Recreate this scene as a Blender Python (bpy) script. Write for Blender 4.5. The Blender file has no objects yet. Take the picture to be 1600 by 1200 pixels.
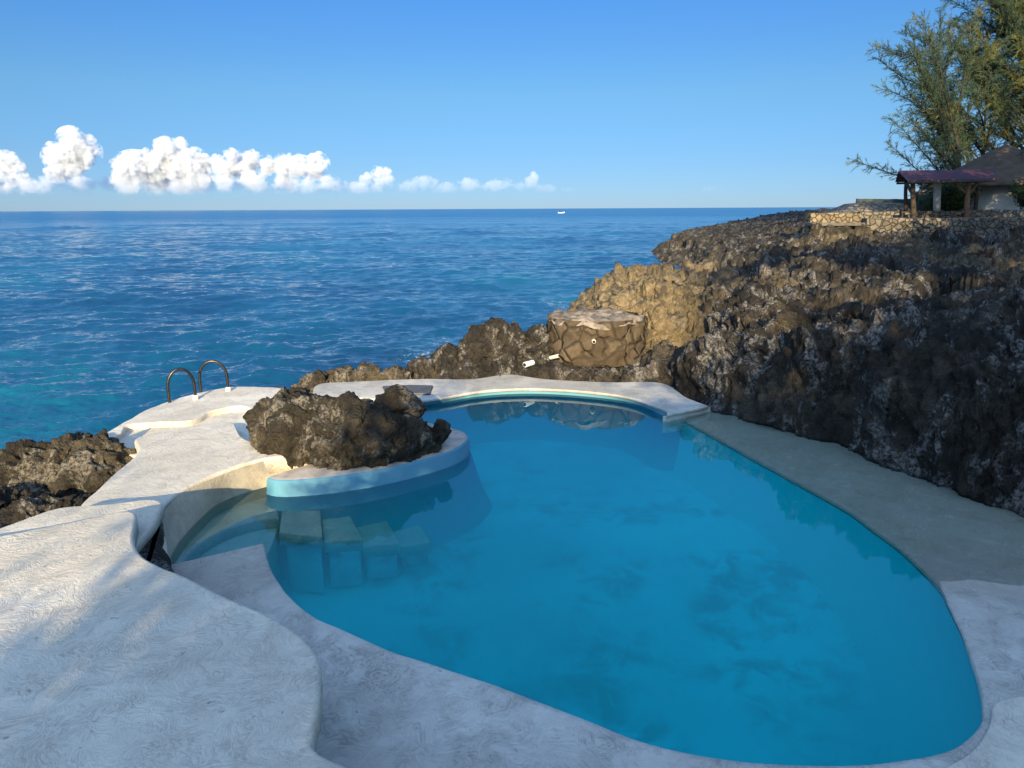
import bpy, bmesh, math, random
import numpy as np
from mathutils import Matrix, Vector

SC = bpy.context.scene
COL = SC.collection
R = math.radians
rng = np.random.default_rng(7)
random.seed(7)

# ------------------------------------------------------------------ camera, sky, sun, exposure
CAMH, FPX, PITCH, ROLL = 3.5, 1150.0, 13.4, -0.3
cam_d = bpy.data.cameras.new('camera')
cam_d.sensor_width = 36.0
cam_d.lens = 36.0 * FPX / 1600.0
cam_d.clip_start, cam_d.clip_end = 0.05, 80000.0
cam = bpy.data.objects.new('camera', cam_d)
COL.objects.link(cam)
CM = Matrix.Rotation(R(90 - PITCH), 4, 'X') @ Matrix.Rotation(R(ROLL), 4, 'Z')
cam.matrix_world = Matrix.Translation((0, 0, CAMH)) @ CM
SC.camera = cam

SUN_EL, SUN_FROM = 16.5, -90.0 - 2.0      # the sun stands behind the photographer, very slightly left
sun_d = bpy.data.lights.new('sun', 'SUN')
sun_d.energy = 5.0
sun_d.angle = R(0.55)
sun_d.color = (1.0, 0.79, 0.47)
sun = bpy.data.objects.new('sun', sun_d)
COL.objects.link(sun)
sv = Vector((math.cos(R(SUN_EL)) * math.cos(R(SUN_FROM)), math.cos(R(SUN_EL)) * math.sin(R(SUN_FROM)), math.sin(R(SUN_EL))))
sun.rotation_euler = sv.to_track_quat('Z', 'Y').to_euler()
sun.location = (0, -30, 30)

world = bpy.data.worlds.new('World')
SC.world = world
world.use_nodes = True
wn = world.node_tree
wn.nodes.clear()
sky = wn.nodes.new('ShaderNodeTexSky')
sky.sky_type = 'NISHITA'
sky.sun_disc = False
sky.sun_elevation = R(SUN_EL)
sky.sun_rotation = math.atan2(sv.x, sv.y)
sky.altitude = 1500
sky.air_density, sky.dust_density, sky.ozone_density = 1.0, 0.0, 6.0
wbg = wn.nodes.new('ShaderNodeBackground')
wbg.inputs['Strength'].default_value = 0.05
wout = wn.nodes.new('ShaderNodeOutputWorld')
# the clear tropical sky keeps its brightness higher up, and is whiter round the sun behind the camera
wtc = wn.nodes.new('ShaderNodeTexCoord')
wsep = wn.nodes.new('ShaderNodeSeparateXYZ')
wn.links.new(wtc.outputs['Generated'], wsep.inputs[0])
wgain = wn.nodes.new('ShaderNodeValToRGB')
els = wgain.color_ramp.elements
while len(els) < 6:
    els.new(0.5)
for e_, (p_, c_) in zip(els, ((0.0, (.155, .185, .25)), (0.06, (.195, .215, .245)), (0.14, (.25, .275, .255)), (0.28, (.20, .30, .35)), (0.52, (.60, .66, .64)), (1.0, (1.0, 1.0, .95)))):
    e_.position = p_
    e_.color = (*c_, 1)
wn.links.new(wsep.outputs[2], wgain.inputs[0])
wmul = wn.nodes.new('ShaderNodeVectorMath')
wmul.operation = 'MULTIPLY'
wn.links.new(sky.outputs[0], wmul.inputs[0])
wn.links.new(wgain.outputs[0], wmul.inputs[1])
wsc = wn.nodes.new('ShaderNodeVectorMath')
wsc.operation = 'SCALE'
wsc.inputs['Scale'].default_value = 4.0
wn.links.new(wmul.outputs[0], wsc.inputs[0])
wdot = wn.nodes.new('ShaderNodeVectorMath')
wdot.operation = 'DOT_PRODUCT'
wn.links.new(wtc.outputs['Generated'], wdot.inputs[0])
wdot.inputs[1].default_value = tuple(sv)
wmr = wn.nodes.new('ShaderNodeMapRange')
wmr.inputs[1].default_value, wmr.inputs[2].default_value = -0.75, 1.0
wn.links.new(wdot.outputs['Value'], wmr.inputs[0])
wpw = wn.nodes.new('ShaderNodeMath')
wpw.operation = 'POWER'
wpw.inputs[1].default_value = 2.5
wn.links.new(wmr.outputs[0], wpw.inputs[0])
wglow = wn.nodes.new('ShaderNodeVectorMath')
wglow.operation = 'SCALE'
wglow.inputs[0].default_value = (9.5, 11.5, 13.0)
wn.links.new(wpw.outputs[0], wglow.inputs['Scale'])
wadd = wn.nodes.new('ShaderNodeVectorMath')
wadd.operation = 'ADD'
wn.links.new(wsc.outputs[0], wadd.inputs[0])
wn.links.new(wglow.outputs[0], wadd.inputs[1])
wn.links.new(wadd.outputs[0], wbg.inputs['Color'])
wn.links.new(wbg.outputs[0], wout.inputs['Surface'])

SC.view_settings.view_transform = 'Standard'
SC.view_settings.look = 'None'
SC.view_settings.exposure = 1.12
SC.view_settings.gamma = 1.0
SC.render.engine = 'CYCLES'
SC.cycles.use_denoising = True
SC.cycles.max_bounces = 8
SC.cycles.transparent_max_bounces = 16
SC.cycles.volume_bounces = 3
SC.cycles.sample_clamp_indirect = 6.0

SEA_Z = -1.3


# ------------------------------------------------------------------ geometry helpers
def ray(px, py):
    v = CM.to_3x3() @ Vector(((px - 800) / FPX, -(py - 600) / FPX, -1.0))
    return np.array(v)


def P(px, py, z):
    d = ray(px, py)
    t = (z - CAMH) / d[2]
    return np.array([d[0] * t, d[1] * t, z])


def Q(px, py, y):
    d = ray(px, py)
    t = y / d[1]
    return np.array([d[0] * t, y, CAMH + d[2] * t])


def PL(pts, z):
    return np.array([P(a, b, z) for a, b in pts])


def ss(a, b, x):
    t = np.clip((x - a) / (b - a), 0, 1)
    return t * t * (3 - 2 * t)


_g = rng.normal(size=(512, 3)).astype(np.float32)
_g /= np.linalg.norm(_g, axis=1, keepdims=True)


def perlin(p):
    p = np.asarray(p, np.float32)
    i0 = np.floor(p).astype(np.int64)
    f = p - i0
    u = f * f * f * (f * (f * 6 - 15) + 10)
    out = 0
    for dx in (0, 1):
        wx = u[:, 0] if dx else 1 - u[:, 0]
        for dy in (0, 1):
            wy = u[:, 1] if dy else 1 - u[:, 1]
            for dz in (0, 1):
                wz = u[:, 2] if dz else 1 - u[:, 2]
                h = ((i0[:, 0] + dx) * 73856093 ^ (i0[:, 1] + dy) * 19349663 ^ (i0[:, 2] + dz) * 83492791)
                h = (h ^ (h >> 9)) & 511
                g = _g[h]
                out = out + wx * wy * wz * (g[:, 0] * (f[:, 0] - dx) + g[:, 1] * (f[:, 1] - dy) + g[:, 2] * (f[:, 2] - dz))
    return out * 1.6


def fbm(p, o=4, gain=0.5):
    p = np.asarray(p, np.float32)
    s, a = 0, 1.0
    for i in range(o):
        s = s + a * perlin(p * (2.03 ** i) + 17.3 * i)
        a *= gain
    return s


def ridged(p, o=4, gain=0.5):
    p = np.asarray(p, np.float32)
    s, a, n = 0, 1.0, 0.0
    for i in range(o):
        r = 1 - np.abs(perlin(p * (2.07 ** i) + 9.1 * i)) * 1.6
        s = s + a * r
        n += a
        a *= gain
    return s / n - 0.55


def pits(p):
    """distance to the nearest scattered point (cell noise), 0 in a pit's middle"""
    p = np.asarray(p, np.float32)
    i0 = np.floor(p).astype(np.int64)
    best = np.full(len(p), 9.0, np.float32)
    for dx in (-1, 0, 1):
        for dy in (-1, 0, 1):
            for dz in (-1, 0, 1):
                c = i0 + np.array([dx, dy, dz])
                h = (c[:, 0] * 73856093 ^ c[:, 1] * 19349663 ^ c[:, 2] * 83492791)
                h = (h ^ (h >> 7)) & 511
                q = c + 0.5 + 0.45 * _g[h]
                best = np.minimum(best, np.sum((q - p) ** 2, axis=1))
    return np.sqrt(best)


def crom(pts, step=0.06, closed=True, corner=()):
    """resample a polyline with a centripetal-ish Catmull-Rom; indices in corner stay sharp"""
    pts = np.asarray(pts, float)
    n = len(pts)
    out = []
    for i in range(n if closed else n - 1):
        a, b = pts[i], pts[(i + 1) % n]
        pm = pts[(i - 1) % n] if (closed or i > 0) else a
        pn = pts[(i + 2) % n] if (closed or i + 2 < n) else b
        L = np.linalg.norm(b - a)
        la, lb = np.linalg.norm(a - pm) + 1e-9, np.linalg.norm(pn - b) + 1e-9
        m0 = ((a - pm) / la + (b - a) / (L + 1e-9)) * 0.5 * L
        m1 = ((b - a) / (L + 1e-9) + (pn - b) / lb) * 0.5 * L
        if i in corner:
            m0 = b - a
        if (i + 1) % n in corner:
            m1 = b - a
        k = max(1, int(L / step))
        for j in range(k):
            t = j / k
            out.append((2 * t ** 3 - 3 * t ** 2 + 1) * a + (t ** 3 - 2 * t ** 2 + t) * m0 + (-2 * t ** 3 + 3 * t ** 2) * b + (t ** 3 - t ** 2) * m1)
    if not closed:
        out.append(pts[-1])
    return np.array(out)


def inward(pts, closed=True):
    """left-hand unit normals in XY of a polyline"""
    if closed:
        t = np.roll(pts, -1, 0) - np.roll(pts, 1, 0)
    else:
        t = np.gradient(pts, axis=0)
    n = np.stack([-t[:, 1], t[:, 0], np.zeros(len(pts))], 1)
    return n / (np.linalg.norm(n, axis=1, keepdims=True) + 1e-9)


def area(p):
    return 0.5 * np.sum(p[:, 0] * np.roll(p[:, 1], -1) - np.roll(p[:, 0], -1) * p[:, 1])


WLOC = {}


def link(name, me, mat, parent=None, smooth=True, loc=(0, 0, 0)):
    if mat is not None:
        me.materials.append(mat)
    if smooth:
        me.polygons.foreach_set('use_smooth', np.ones(len(me.polygons), bool))
    o = bpy.data.objects.new(name, me)
    COL.objects.link(o)
    if parent is not None:
        o.parent = parent
        WLOC[o.name] = WLOC[parent.name]
    else:
        o.location = loc
        WLOC[o.name] = np.array(loc, float)
    return o


def mesh(name, V, F, mat, parent=None, smooth=True, base=None, attr=None):
    """V world coordinates; F an (n,k) array or a list of tuples; base = the thing's own origin"""
    V = np.asarray(V, float)
    loc = np.zeros(3)
    if parent is not None:
        loc = WLOC[parent.name]
    elif base is not None:
        loc = np.array(base, float)
    V = V - loc
    me = bpy.data.meshes.new(name)
    if isinstance(F, np.ndarray):
        n, k = F.shape
        me.vertices.add(len(V))
        me.vertices.foreach_set('co', V.astype(np.float32).ravel())
        me.loops.add(n * k)
        me.loops.foreach_set('vertex_index', F.astype(np.int32).ravel())
        me.polygons.add(n)
        me.polygons.foreach_set('loop_start', np.arange(0, n * k, k, dtype=np.int32))
        me.update(calc_edges=True)
    else:
        me.from_pydata(V.tolist(), [], [tuple(f) for f in F])
        me.update()
    if attr:
        for an, av in attr.items():
            a = me.attributes.new(an, 'FLOAT', 'POINT')
            a.data.foreach_set('value', np.asarray(av, np.float32))
    return link(name, me, mat, parent, smooth, tuple(loc))


def tag(o, label=None, cat=None, group=None, kind=None):
    if label:
        o['label'] = label
    if cat:
        o['category'] = cat
    if group:
        o['group'] = group
    if kind:
        o['kind'] = kind
    return o


def thing(name, label, cat, loc, group=None):
    o = bpy.data.objects.new(name, None)
    COL.objects.link(o)
    o.location = tuple(loc)
    o.empty_display_size = 0.2
    WLOC[o.name] = np.array(loc, float)
    return tag(o, label, cat, group)


def gridf(nu, nv, closed_u=False):
    f = []
    u = np.arange(nu if closed_u else nu - 1)
    v = np.arange(nv - 1)
    a, b = np.meshgrid(u, v, indexing='ij')
    a, b = a.ravel(), b.ravel()
    a2 = (a + 1) % nu
    return np.stack([a * nv + b, a2 * nv + b, a2 * nv + b + 1, a * nv + b + 1], 1)


class MB:
    def __init__(s):
        s.V, s.F = [], []

    def add(s, V, F):
        o = len(s.V)
        s.V += [tuple(v) for v in V]
        s.F += [tuple(int(i) + o for i in f) for f in F]
        return s

    def box(s, c, size, rz=0.0):
        c = np.array(c, float)
        h = np.array(size, float) / 2
        V = []
        for x, y, z in ((-1, -1, -1), (1, -1, -1), (1, 1, -1), (-1, 1, -1), (-1, -1, 1), (1, -1, 1), (1, 1, 1), (-1, 1, 1)):
            a, b = x * h[0], y * h[1]
            V.append((c[0] + a * math.cos(rz) - b * math.sin(rz), c[1] + a * math.sin(rz) + b * math.cos(rz), c[2] + z * h[2]))
        return s.add(V, [(3, 2, 1, 0), (4, 5, 6, 7), (0, 1, 5, 4), (1, 2, 6, 5), (2, 3, 7, 6), (3, 0, 4, 7)])

    def tube(s, pts, rad, n=8, cap=True):
        pts = np.asarray(pts, float)
        m = len(pts)
        rad = np.full(m, rad) if np.isscalar(rad) else np.asarray(rad)
        t = np.gradient(pts, axis=0)
        t /= np.linalg.norm(t, axis=1, keepdims=True) + 1e-9
        ref = np.array([0.0, 0, 1]) if abs(t[0][2]) < 0.9 else np.array([1.0, 0, 0])
        a = np.cross(t[0], ref)
        V = []
        for i in range(m):
            a = a - t[i] * np.dot(a, t[i])
            a /= np.linalg.norm(a) + 1e-9
            b = np.cross(t[i], a)
            for k in range(n):
                w = 2 * math.pi * k / n
                V.append(pts[i] + rad[i] * (math.cos(w) * a + math.sin(w) * b))
        F = []
        for i in range(m - 1):
            for k in range(n):
                F.append((i * n + k, i * n + (k + 1) % n, (i + 1) * n + (k + 1) % n, (i + 1) * n + k))
        if cap:
            F.append(tuple(range(n - 1, -1, -1)))
            F.append(tuple((m - 1) * n + k for k in range(n)))
        return s.add(V, F)

    def build(s, name, mat, parent=None, smooth=False, base=None):
        return mesh(name, np.array(s.V), s.F, mat, parent, smooth, base)


def slab(name, outline, mat, thick=0.12, r=0.03, parent=None, base=None, wob=0.012, step=0.05, corner=(), bottom=True):
    """a poured slab: smooth outline, rounded arris, slightly uneven edge"""
    o = crom(outline, step, True, corner)
    if area(o) < 0:
        o = o[::-1]
    nrm = inward(o)
    o = o + nrm * (wob * fbm(o * 1.7, 3))[:, None]
    rings = []
    for k in range(5):
        w = k / 4 * math.pi / 2
        q = o + nrm * (r * (1 - math.sin(w)))
        q = q.copy()
        q[:, 2] += -r * (1 - math.cos(w))
        rings.append(q)
    q = o.copy()
    q[:, 2] -= thick
    rings.append(q)
    m = len(o)
    V = np.concatenate(rings)
    F = []
    for k in range(5):
        for i in range(m):
            j = (i + 1) % m
            F.append((k * m + i, (k + 1) * m + i, (k + 1) * m + j, k * m + j))
    F.append(tuple(range(m)))
    if bottom:
        F.append(tuple(5 * m + i for i in range(m - 1, -1, -1)))
    ob = mesh(name, V, F, mat, parent, True, base)
    me = ob.data
    sm = np.ones(len(me.polygons), bool)
    sm[5 * m:] = False
    me.polygons.foreach_set('use_smooth', sm)
    return ob


def blob_rock(name, balls, mat, base, voxel=0.022, amp=1.0, fine=1.0, seed=0.0, parent=None, tuck=None):
    """rock: overlapping lumps fused into one skin, then eroded into pitted karst"""
    bm = bmesh.new()
    for c, rad, rz in balls:
        M = Matrix.Translation(tuple(c)) @ Matrix.Rotation(rz, 4, 'Z') @ Matrix.Diagonal((*rad, 1))
        bmesh.ops.create_icosphere(bm, subdivisions=4, radius=1.0, matrix=M)
    me = bpy.data.meshes.new('tmp')
    bm.to_mesh(me)
    bm.free()
    o = bpy.data.objects.new('tmp', me)
    COL.objects.link(o)
    md = o.modifiers.new('r', 'REMESH')
    md.mode = 'VOXEL'
    md.voxel_size = voxel
    dg = bpy.context.evaluated_depsgraph_get()
    ev = bpy.data.meshes.new_from_object(o.evaluated_get(dg))
    bpy.data.objects.remove(o)
    n = len(ev.vertices)
    co = np.empty(n * 3, np.float32)
    ev.vertices.foreach_get('co', co)
    co = co.reshape(-1, 3)
    no = np.empty(n * 3, np.float32)
    ev.vertices.foreach_get('normal', no)
    no = no.reshape(-1, 3)
    co = karst(co, no, amp, fine, seed)
    if tuck is not None:
        c_ = co.mean(0)
        k_ = 0.86 + 0.14 * ss(tuck - .08, tuck + .32, co[:, 2])
        co[:, :2] = c_[:2] + (co[:, :2] - c_[:2]) * k_[:, None]
    ev.vertices.foreach_set('co', (co - np.array(base, np.float32)).astype(np.float32).ravel())
    ev.update()
    ev.name = name
    return link(name, ev, mat, parent, True, tuple(base))


def karst(co, no, amp=1.0, fine=1.0, seed=0.0):
    q = co + seed * 13.7
    w = np.stack([fbm(q * 1.1 + 5, 3), fbm(q * 1.1 + 31, 3), fbm(q * 1.1 + 77, 3)], 1) * 0.28
    w2 = np.stack([fbm(q * 3.7 + 15, 2), fbm(q * 3.7 + 41, 2), fbm(q * 3.7 + 67, 2)], 1) * 0.09
    d = amp * (0.17 * fbm(q * 0.9, 2) + 0.16 * ridged((q + w) * 1.25, 3, 0.6) + 0.26 * (pits((q + w + w2) * 1.7) - 0.5))
    co = co + no * d[:, None] + w * 0.35 * amp
    f2 = pits((q + w * 0.3 + w2) * 5.2)
    f3 = pits((q + w2) * 12.0)
    d2 = fine * (0.10 * ridged((q + w * .4) * 3.6, 4, 0.7) + 0.17 * (f2 - 0.5) + 0.07 * (f3 - 0.5) + 0.012 * fbm(q * 21, 2))
    return co + no * d2[:, None]


# ------------------------------------------------------------------ materials
class G:
    def __init__(s, name):
        s.m = bpy.data.materials.new(name)
        s.m.use_nodes = True
        s.t = s.m.node_tree
        s.t.nodes.clear()
        s.out = s.t.nodes.new('ShaderNodeOutputMaterial')
        s.pos = s.t.nodes.new('ShaderNodeNewGeometry').outputs['Position']

    def n(s, kind, out=0, props=None, **inp):
        nd = s.t.nodes.new('ShaderNode' + kind)
        for k, v in (props or {}).items():
            setattr(nd, k, v)
        for k, v in inp.items():
            k = k.replace('_', ' ')
            sk = nd.inputs[int(k[1:])] if k[0] == 'i' and k[1:].isdigit() else nd.inputs[k]
            s.set(sk, v)
        return nd.outputs[out]

    def set(s, sk, v):
        if isinstance(v, bpy.types.NodeSocket):
            s.t.links.new(v, sk)
        elif isinstance(v, (tuple, list)) and len(v) == 3 and sk.type == 'RGBA':
            sk.default_value = (*v, 1)
        else:
            sk.default_value = v

    def noise(s, scale, detail=6, rough=0.55, vec=None, dist=0.0, out=0):
        return s.n('TexNoise', out, Scale=scale, Detail=detail, Roughness=rough, Vector=vec if vec is not None else s.pos, Distortion=dist)

    def math(s, op, a, b=0.0, c=0.0, clamp=False):
        return s.n('Math', 0, {'operation': op, 'use_clamp': clamp}, i0=a, i1=b, i2=c)

    def ramp(s, f, stops, interp='LINEAR'):
        nd = s.t.nodes.new('ShaderNodeValToRGB')
        nd.color_ramp.interpolation = interp
        e = nd.color_ramp.elements
        while len(e) < len(stops):
            e.new(0.5)
        for i, (p, c) in enumerate(stops):
            e[i].position = p
            if not isinstance(c, (tuple, list)):
                c = (c, c, c)
            e[i].color = (*c, 1)
        s.t.links.new(f, nd.inputs[0])
        return nd.outputs[0]

    def mix(s, f, a, b, mode='MIX'):
        return s.n('Mix', 2, {'data_type': 'RGBA', 'blend_type': mode}, i0=f, i6=a, i7=b)

    def scaled(s, x, y, z, loc=(0, 0, 0)):
        return s.n('Mapping', 0, Vector=s.pos, Scale=(x, y, z), Location=loc)

    def bump(s, h, strength=0.5, dist=0.02, normal=None):
        kw = dict(Height=h, Strength=strength, Distance=dist)
        if normal is not None:
            kw['Normal'] = normal
        return s.n('Bump', 0, **kw)

    def pbr(s, col, rough=0.8, normal=None, spec=0.3, metal=0.0, **kw):
        nd = s.t.nodes.new('ShaderNodeBsdfPrincipled')
        s.set(nd.inputs['Base Color'], col)
        s.set(nd.inputs['Roughness'], rough)
        s.set(nd.inputs['Specular IOR Level'], spec)
        s.set(nd.inputs['Metallic'], metal)
        if normal is not None:
            s.set(nd.inputs['Normal'], normal)
        for k, v in kw.items():
            s.set(nd.inputs[k.replace('_', ' ')], v)
        return nd.outputs[0]

    def done(s, surf=None, vol=None):
        if surf is not None:
            s.t.links.new(surf, s.out.inputs['Surface'])
        if vol is not None:
            s.t.links.new(vol, s.out.inputs['Volume'])
        return s.m


def m_rock(name, dark, mid, pale, ochre, attr=True):
    g = G(name)
    n1 = g.noise(1.3, 9, 0.65)
    n2 = g.noise(7.0, 8, 0.7)
    n3 = g.noise(34.0, 5, 0.7)
    c = g.ramp(n1, [(0.40, dark), (0.5, mid), (0.60, ochre)])
    c = g.mix(g.ramp(n2, [(0.44, 0.0), (0.56, 0.75)]), c, mid)
    c = g.mix(g.ramp(g.noise(4.3, 8, .7, g.scaled(1, 1, .6, (1, 7, 3))), [(0.5, 0.0), (0.56, 0.85)]), c, dark)
    c = g.mix(g.ramp(n3, [(0.35, 0.75), (0.55, 0.0)]), c, dark)
    wide = g.ramp(g.noise(0.42, 6, 0.6, g.scaled(1, 1, 1, (2, 5, 8))), [(0.44, 0.0), (0.56, 0.75)])
    c = g.mix(wide, c, dark)
    lich = g.math('MULTIPLY', g.ramp(g.noise(1.5, 9, 0.72, g.scaled(1, 1, .4, (9, 4, 2)), .8), [(0.52, 0.0), (0.58, 1.0)]), g.ramp(g.noise(20, 6, .72), [(0.42, 0.0), (0.56, 1.0)]))
    c = g.mix(g.math('MULTIPLY', lich, 0.8), c, pale)
    if attr:
        a = g.n('Attribute', 2, {'attribute_name': 'ochre'})
        gold = g.ramp(n2, [(0.3, (0.12, 0.088, 0.045)), (0.5, (0.27, 0.205, 0.11)), (0.7, (0.42, 0.34, 0.21))])
        gold = g.mix(g.ramp(n3, [(0.36, 0.85), (0.5, 0.0)]), gold, mid)
        gold = g.mix(g.ramp(g.noise(1.7, 7, 0.7, g.scaled(1, 1, 1, (3, 8, 5))), [(0.5, 0.0), (0.6, 0.85)]), gold, mid)
        c = g.mix(a, c, gold)
    v = g.n('TexVoronoi', 0, {'feature': 'SMOOTH_F1'}, Scale=13.0, Vector=g.mix(0.06, g.pos, g.noise(6, 3, out=1)))
    v2 = g.n('TexVoronoi', 0, Scale=38.0, Vector=g.mix(0.03, g.pos, g.noise(20, 3, out=1)))
    h = g.math('ADD', g.math('ADD', g.math('MULTIPLY', v, 0.7), g.math('MULTIPLY', v2, 0.35)), g.math('MULTIPLY', g.noise(22, 8, 0.75), 0.9))
    return g.done(g.pbr(c, 0.92, g.bump(h, 1.0, 0.075), 0.15))


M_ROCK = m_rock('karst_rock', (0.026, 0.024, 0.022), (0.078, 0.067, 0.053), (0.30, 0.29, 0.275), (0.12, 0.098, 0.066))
M_ROCK2 = m_rock('brown_rock', (0.032, 0.028, 0.022), (0.105, 0.088, 0.062), (0.30, 0.275, 0.23), (0.17, 0.14, 0.09), False)  # lighter, browner palette, without the ochre attribute


def m_plaster(name, base=(0.74, 0.68, 0.565), stain=(0.54, 0.49, 0.395), strength=0.45, rough=0.75, silt=False):
    g = G(name)
    w = g.noise(1.1, 4, 0.5, out=1)
    vec = g.mix(0.5, g.pos, w)
    n1 = g.noise(0.8, 8, 0.65, vec)
    n2 = g.noise(6.0, 8, 0.7, vec)
    c = g.mix(g.ramp(n1, [(0.40, 0.0), (0.58, 0.85)]), base, stain)
    c = g.mix(g.ramp(n2, [(0.45, 0.0), (0.7, 0.5)]), c, tuple(x * 0.82 for x in stain))
    spots = g.ramp(g.noise(17, 3, 0.5), [(0.70, 0.0), (0.75, 0.6)])
    c = g.mix(spots, c, (0.16, 0.14, 0.11))
    if silt:
        sl = g.n('Attribute', 2, {'attribute_name': 'silt'})
        sl = g.math('MULTIPLY', sl, g.ramp(g.noise(1.4, 6, .6), [(0.3, 0.75), (0.6, 1.0)]))
        c = g.mix(sl, c, g.ramp(n2, [(0.35, (0.34, 0.30, 0.225)), (0.65, (0.50, 0.46, 0.38))]))
    # trowel strokes: short curved ridges whose direction turns slowly across the slab
    sw = g.mix(0.85, g.pos, g.noise(1.6, 2, 0.4, out=1))
    st = g.n('TexWave', 0, {'wave_type': 'BANDS', 'bands_direction': 'DIAGONAL'}, Vector=sw, Scale=5.0, Distortion=14.0, Detail=4.0, Detail_Scale=2.2, Detail_Roughness=0.65)
    lines = g.ramp(g.noise(14, 3, 0.6, g.n('Mapping', 0, Vector=sw, Scale=(1.0, 4.5, 1.0)), 1.2), [(0.44, 0.0), (0.5, 1.0), (0.56, 0.0)])
    c = g.mix(g.math('MULTIPLY', lines, g.ramp(n2, [(0.42, 0.0), (0.6, 0.6)])), c, tuple(x * 0.55 for x in stain))
    h = g.math('ADD', g.math('MULTIPLY', st, 0.35), g.math('ADD', g.math('MULTIPLY', lines, 0.3), g.math('MULTIPLY', g.noise(45, 6, 0.7), 0.45)))
    h = g.math('ADD', h, g.math('MULTIPLY', g.noise(3.0, 3), 1.2))
    return g.done(g.pbr(c, rough, g.bump(h, strength, 0.018), 0.3))


M_DECK = m_plaster('trowelled_plaster')
M_COPE = m_plaster('pool_coping', (0.62, 0.595, 0.53), (0.38, 0.355, 0.305), 0.5, silt=True)
M_SHELF = m_plaster('wall_plaster', (0.50, 0.455, 0.37), (0.36, 0.32, 0.24), 0.4)


def m_paint(name, col, dirt, strength=0.25, spots=False):
    g = G(name)
    n = g.noise(2.4, 8, 0.65)
    c = g.mix(g.ramp(n, [(0.45, 0.0), (0.75, 0.55)]), col, dirt)
    if spots:
        big = g.ramp(g.noise(0.28, 5, 0.55, g.scaled(1, 1, 1, (5.3, 2.2, 0))), [(0.40, 0.0), (0.60, 0.85)])
        c = g.mix(big, c, (0.003, 0.44, 0.50))
        s = g.math('MULTIPLY', g.ramp(g.noise(0.55, 4, 0.6, g.scaled(1, 1, 1, (3.2, 1.1, 0))), [(0.46, 0.0), (0.58, 1.0)]),
                   g.ramp(g.noise(2.2, 9, 0.68, None, 0.6), [(0.45, 0.0), (0.58, 0.85)]))
        c = g.mix(s, c, (0.015, 0.20, 0.235))
    return g.done(g.pbr(c, 0.6, g.bump(g.noise(30, 6, 0.7), strength, 0.01), 0.3))


M_BLUE = m_paint('pool_paint', (0.012, 0.66, 0.70), (0.03, 0.60, 0.64), spots=False)
M_FLOOR = m_paint('pool_floor_paint', (0.003, 0.70, 0.76), (0.010, 0.60, 0.66), spots=True)
M_CYAN = m_paint('sky_blue_paint', (0.085, 0.25, 0.345), (0.13, 0.26, 0.32), 0.5)


def simple(name, col, rough=0.6, metal=0.0, scale=12.0, var=0.35, bump=0.2, bscale=40.0):
    g = G(name)
    n = g.noise(scale, 6, 0.6)
    c = g.mix(g.ramp(n, [(0.35, 0.0), (0.7, 1.0)]), col, tuple(x * (1 - var) for x in col))
    return g.done(g.pbr(c, rough, g.bump(g.noise(bscale, 5, 0.6), bump, 0.01), 0.4, metal))


def m_water():
    g = G('pool_water')
    h = g.math('ADD', g.noise(2.2, 3, 0.5, None, 0.4), g.math('MULTIPLY', g.noise(9.0, 2, 0.5), 0.12))
    nrm = g.bump(h, 0.06, 0.02)
    fr = g.n('Fresnel', 0, IOR=1.33, Normal=nrm)
    tr = g.n('BsdfTransparent', 0, Color=(0.93, 0.98, 1.0))
    gl = g.n('BsdfGlossy', 0, Color=(0.78, 0.97, 1.0), Roughness=0.0, Normal=nrm)
    surf = g.n('MixShader', 0, i0=fr, i1=tr, i2=gl)
    ab = g.n('VolumeAbsorption', 0, Color=(0.0, 0.97, 0.97), Density=0.9)
    sc = g.n('VolumeScatter', 0, Color=(0.0, 0.96, 0.95), Density=0.38, Anisotropy=0.2)
    vol = g.n('AddShader', 0, i0=ab, i1=sc)
    return g.done(surf, vol)


M_WATER = m_water()


def m_sea():
    g = G('sea_water')
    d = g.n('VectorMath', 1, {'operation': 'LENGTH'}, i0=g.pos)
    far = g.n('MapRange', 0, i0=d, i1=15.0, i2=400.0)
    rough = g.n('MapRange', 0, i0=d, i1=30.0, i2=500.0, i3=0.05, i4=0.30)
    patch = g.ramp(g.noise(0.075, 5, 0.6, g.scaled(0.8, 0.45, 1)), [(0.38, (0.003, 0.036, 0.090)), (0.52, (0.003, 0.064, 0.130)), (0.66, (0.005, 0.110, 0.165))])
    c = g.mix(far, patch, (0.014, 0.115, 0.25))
    foam = g.n('Attribute', 2, {'attribute_name': 'foam'})
    fm = g.math('MULTIPLY', foam, g.ramp(g.noise(4.0, 8, 0.78), [(0.53, 0.0), (0.63, 0.7)]))
    c = g.mix(fm, c, (0.75, 0.8, 0.82))
    h = g.math('ADD', g.noise(7.5, 3, 0.55, g.scaled(0.7, 1.4, 1)), g.math('MULTIPLY', g.noise(2.6, 3, 0.55, g.scaled(0.6, 1.4, 1)), 2.0))
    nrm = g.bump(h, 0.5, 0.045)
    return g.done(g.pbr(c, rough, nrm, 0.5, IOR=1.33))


M_SEA = m_sea()


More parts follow.
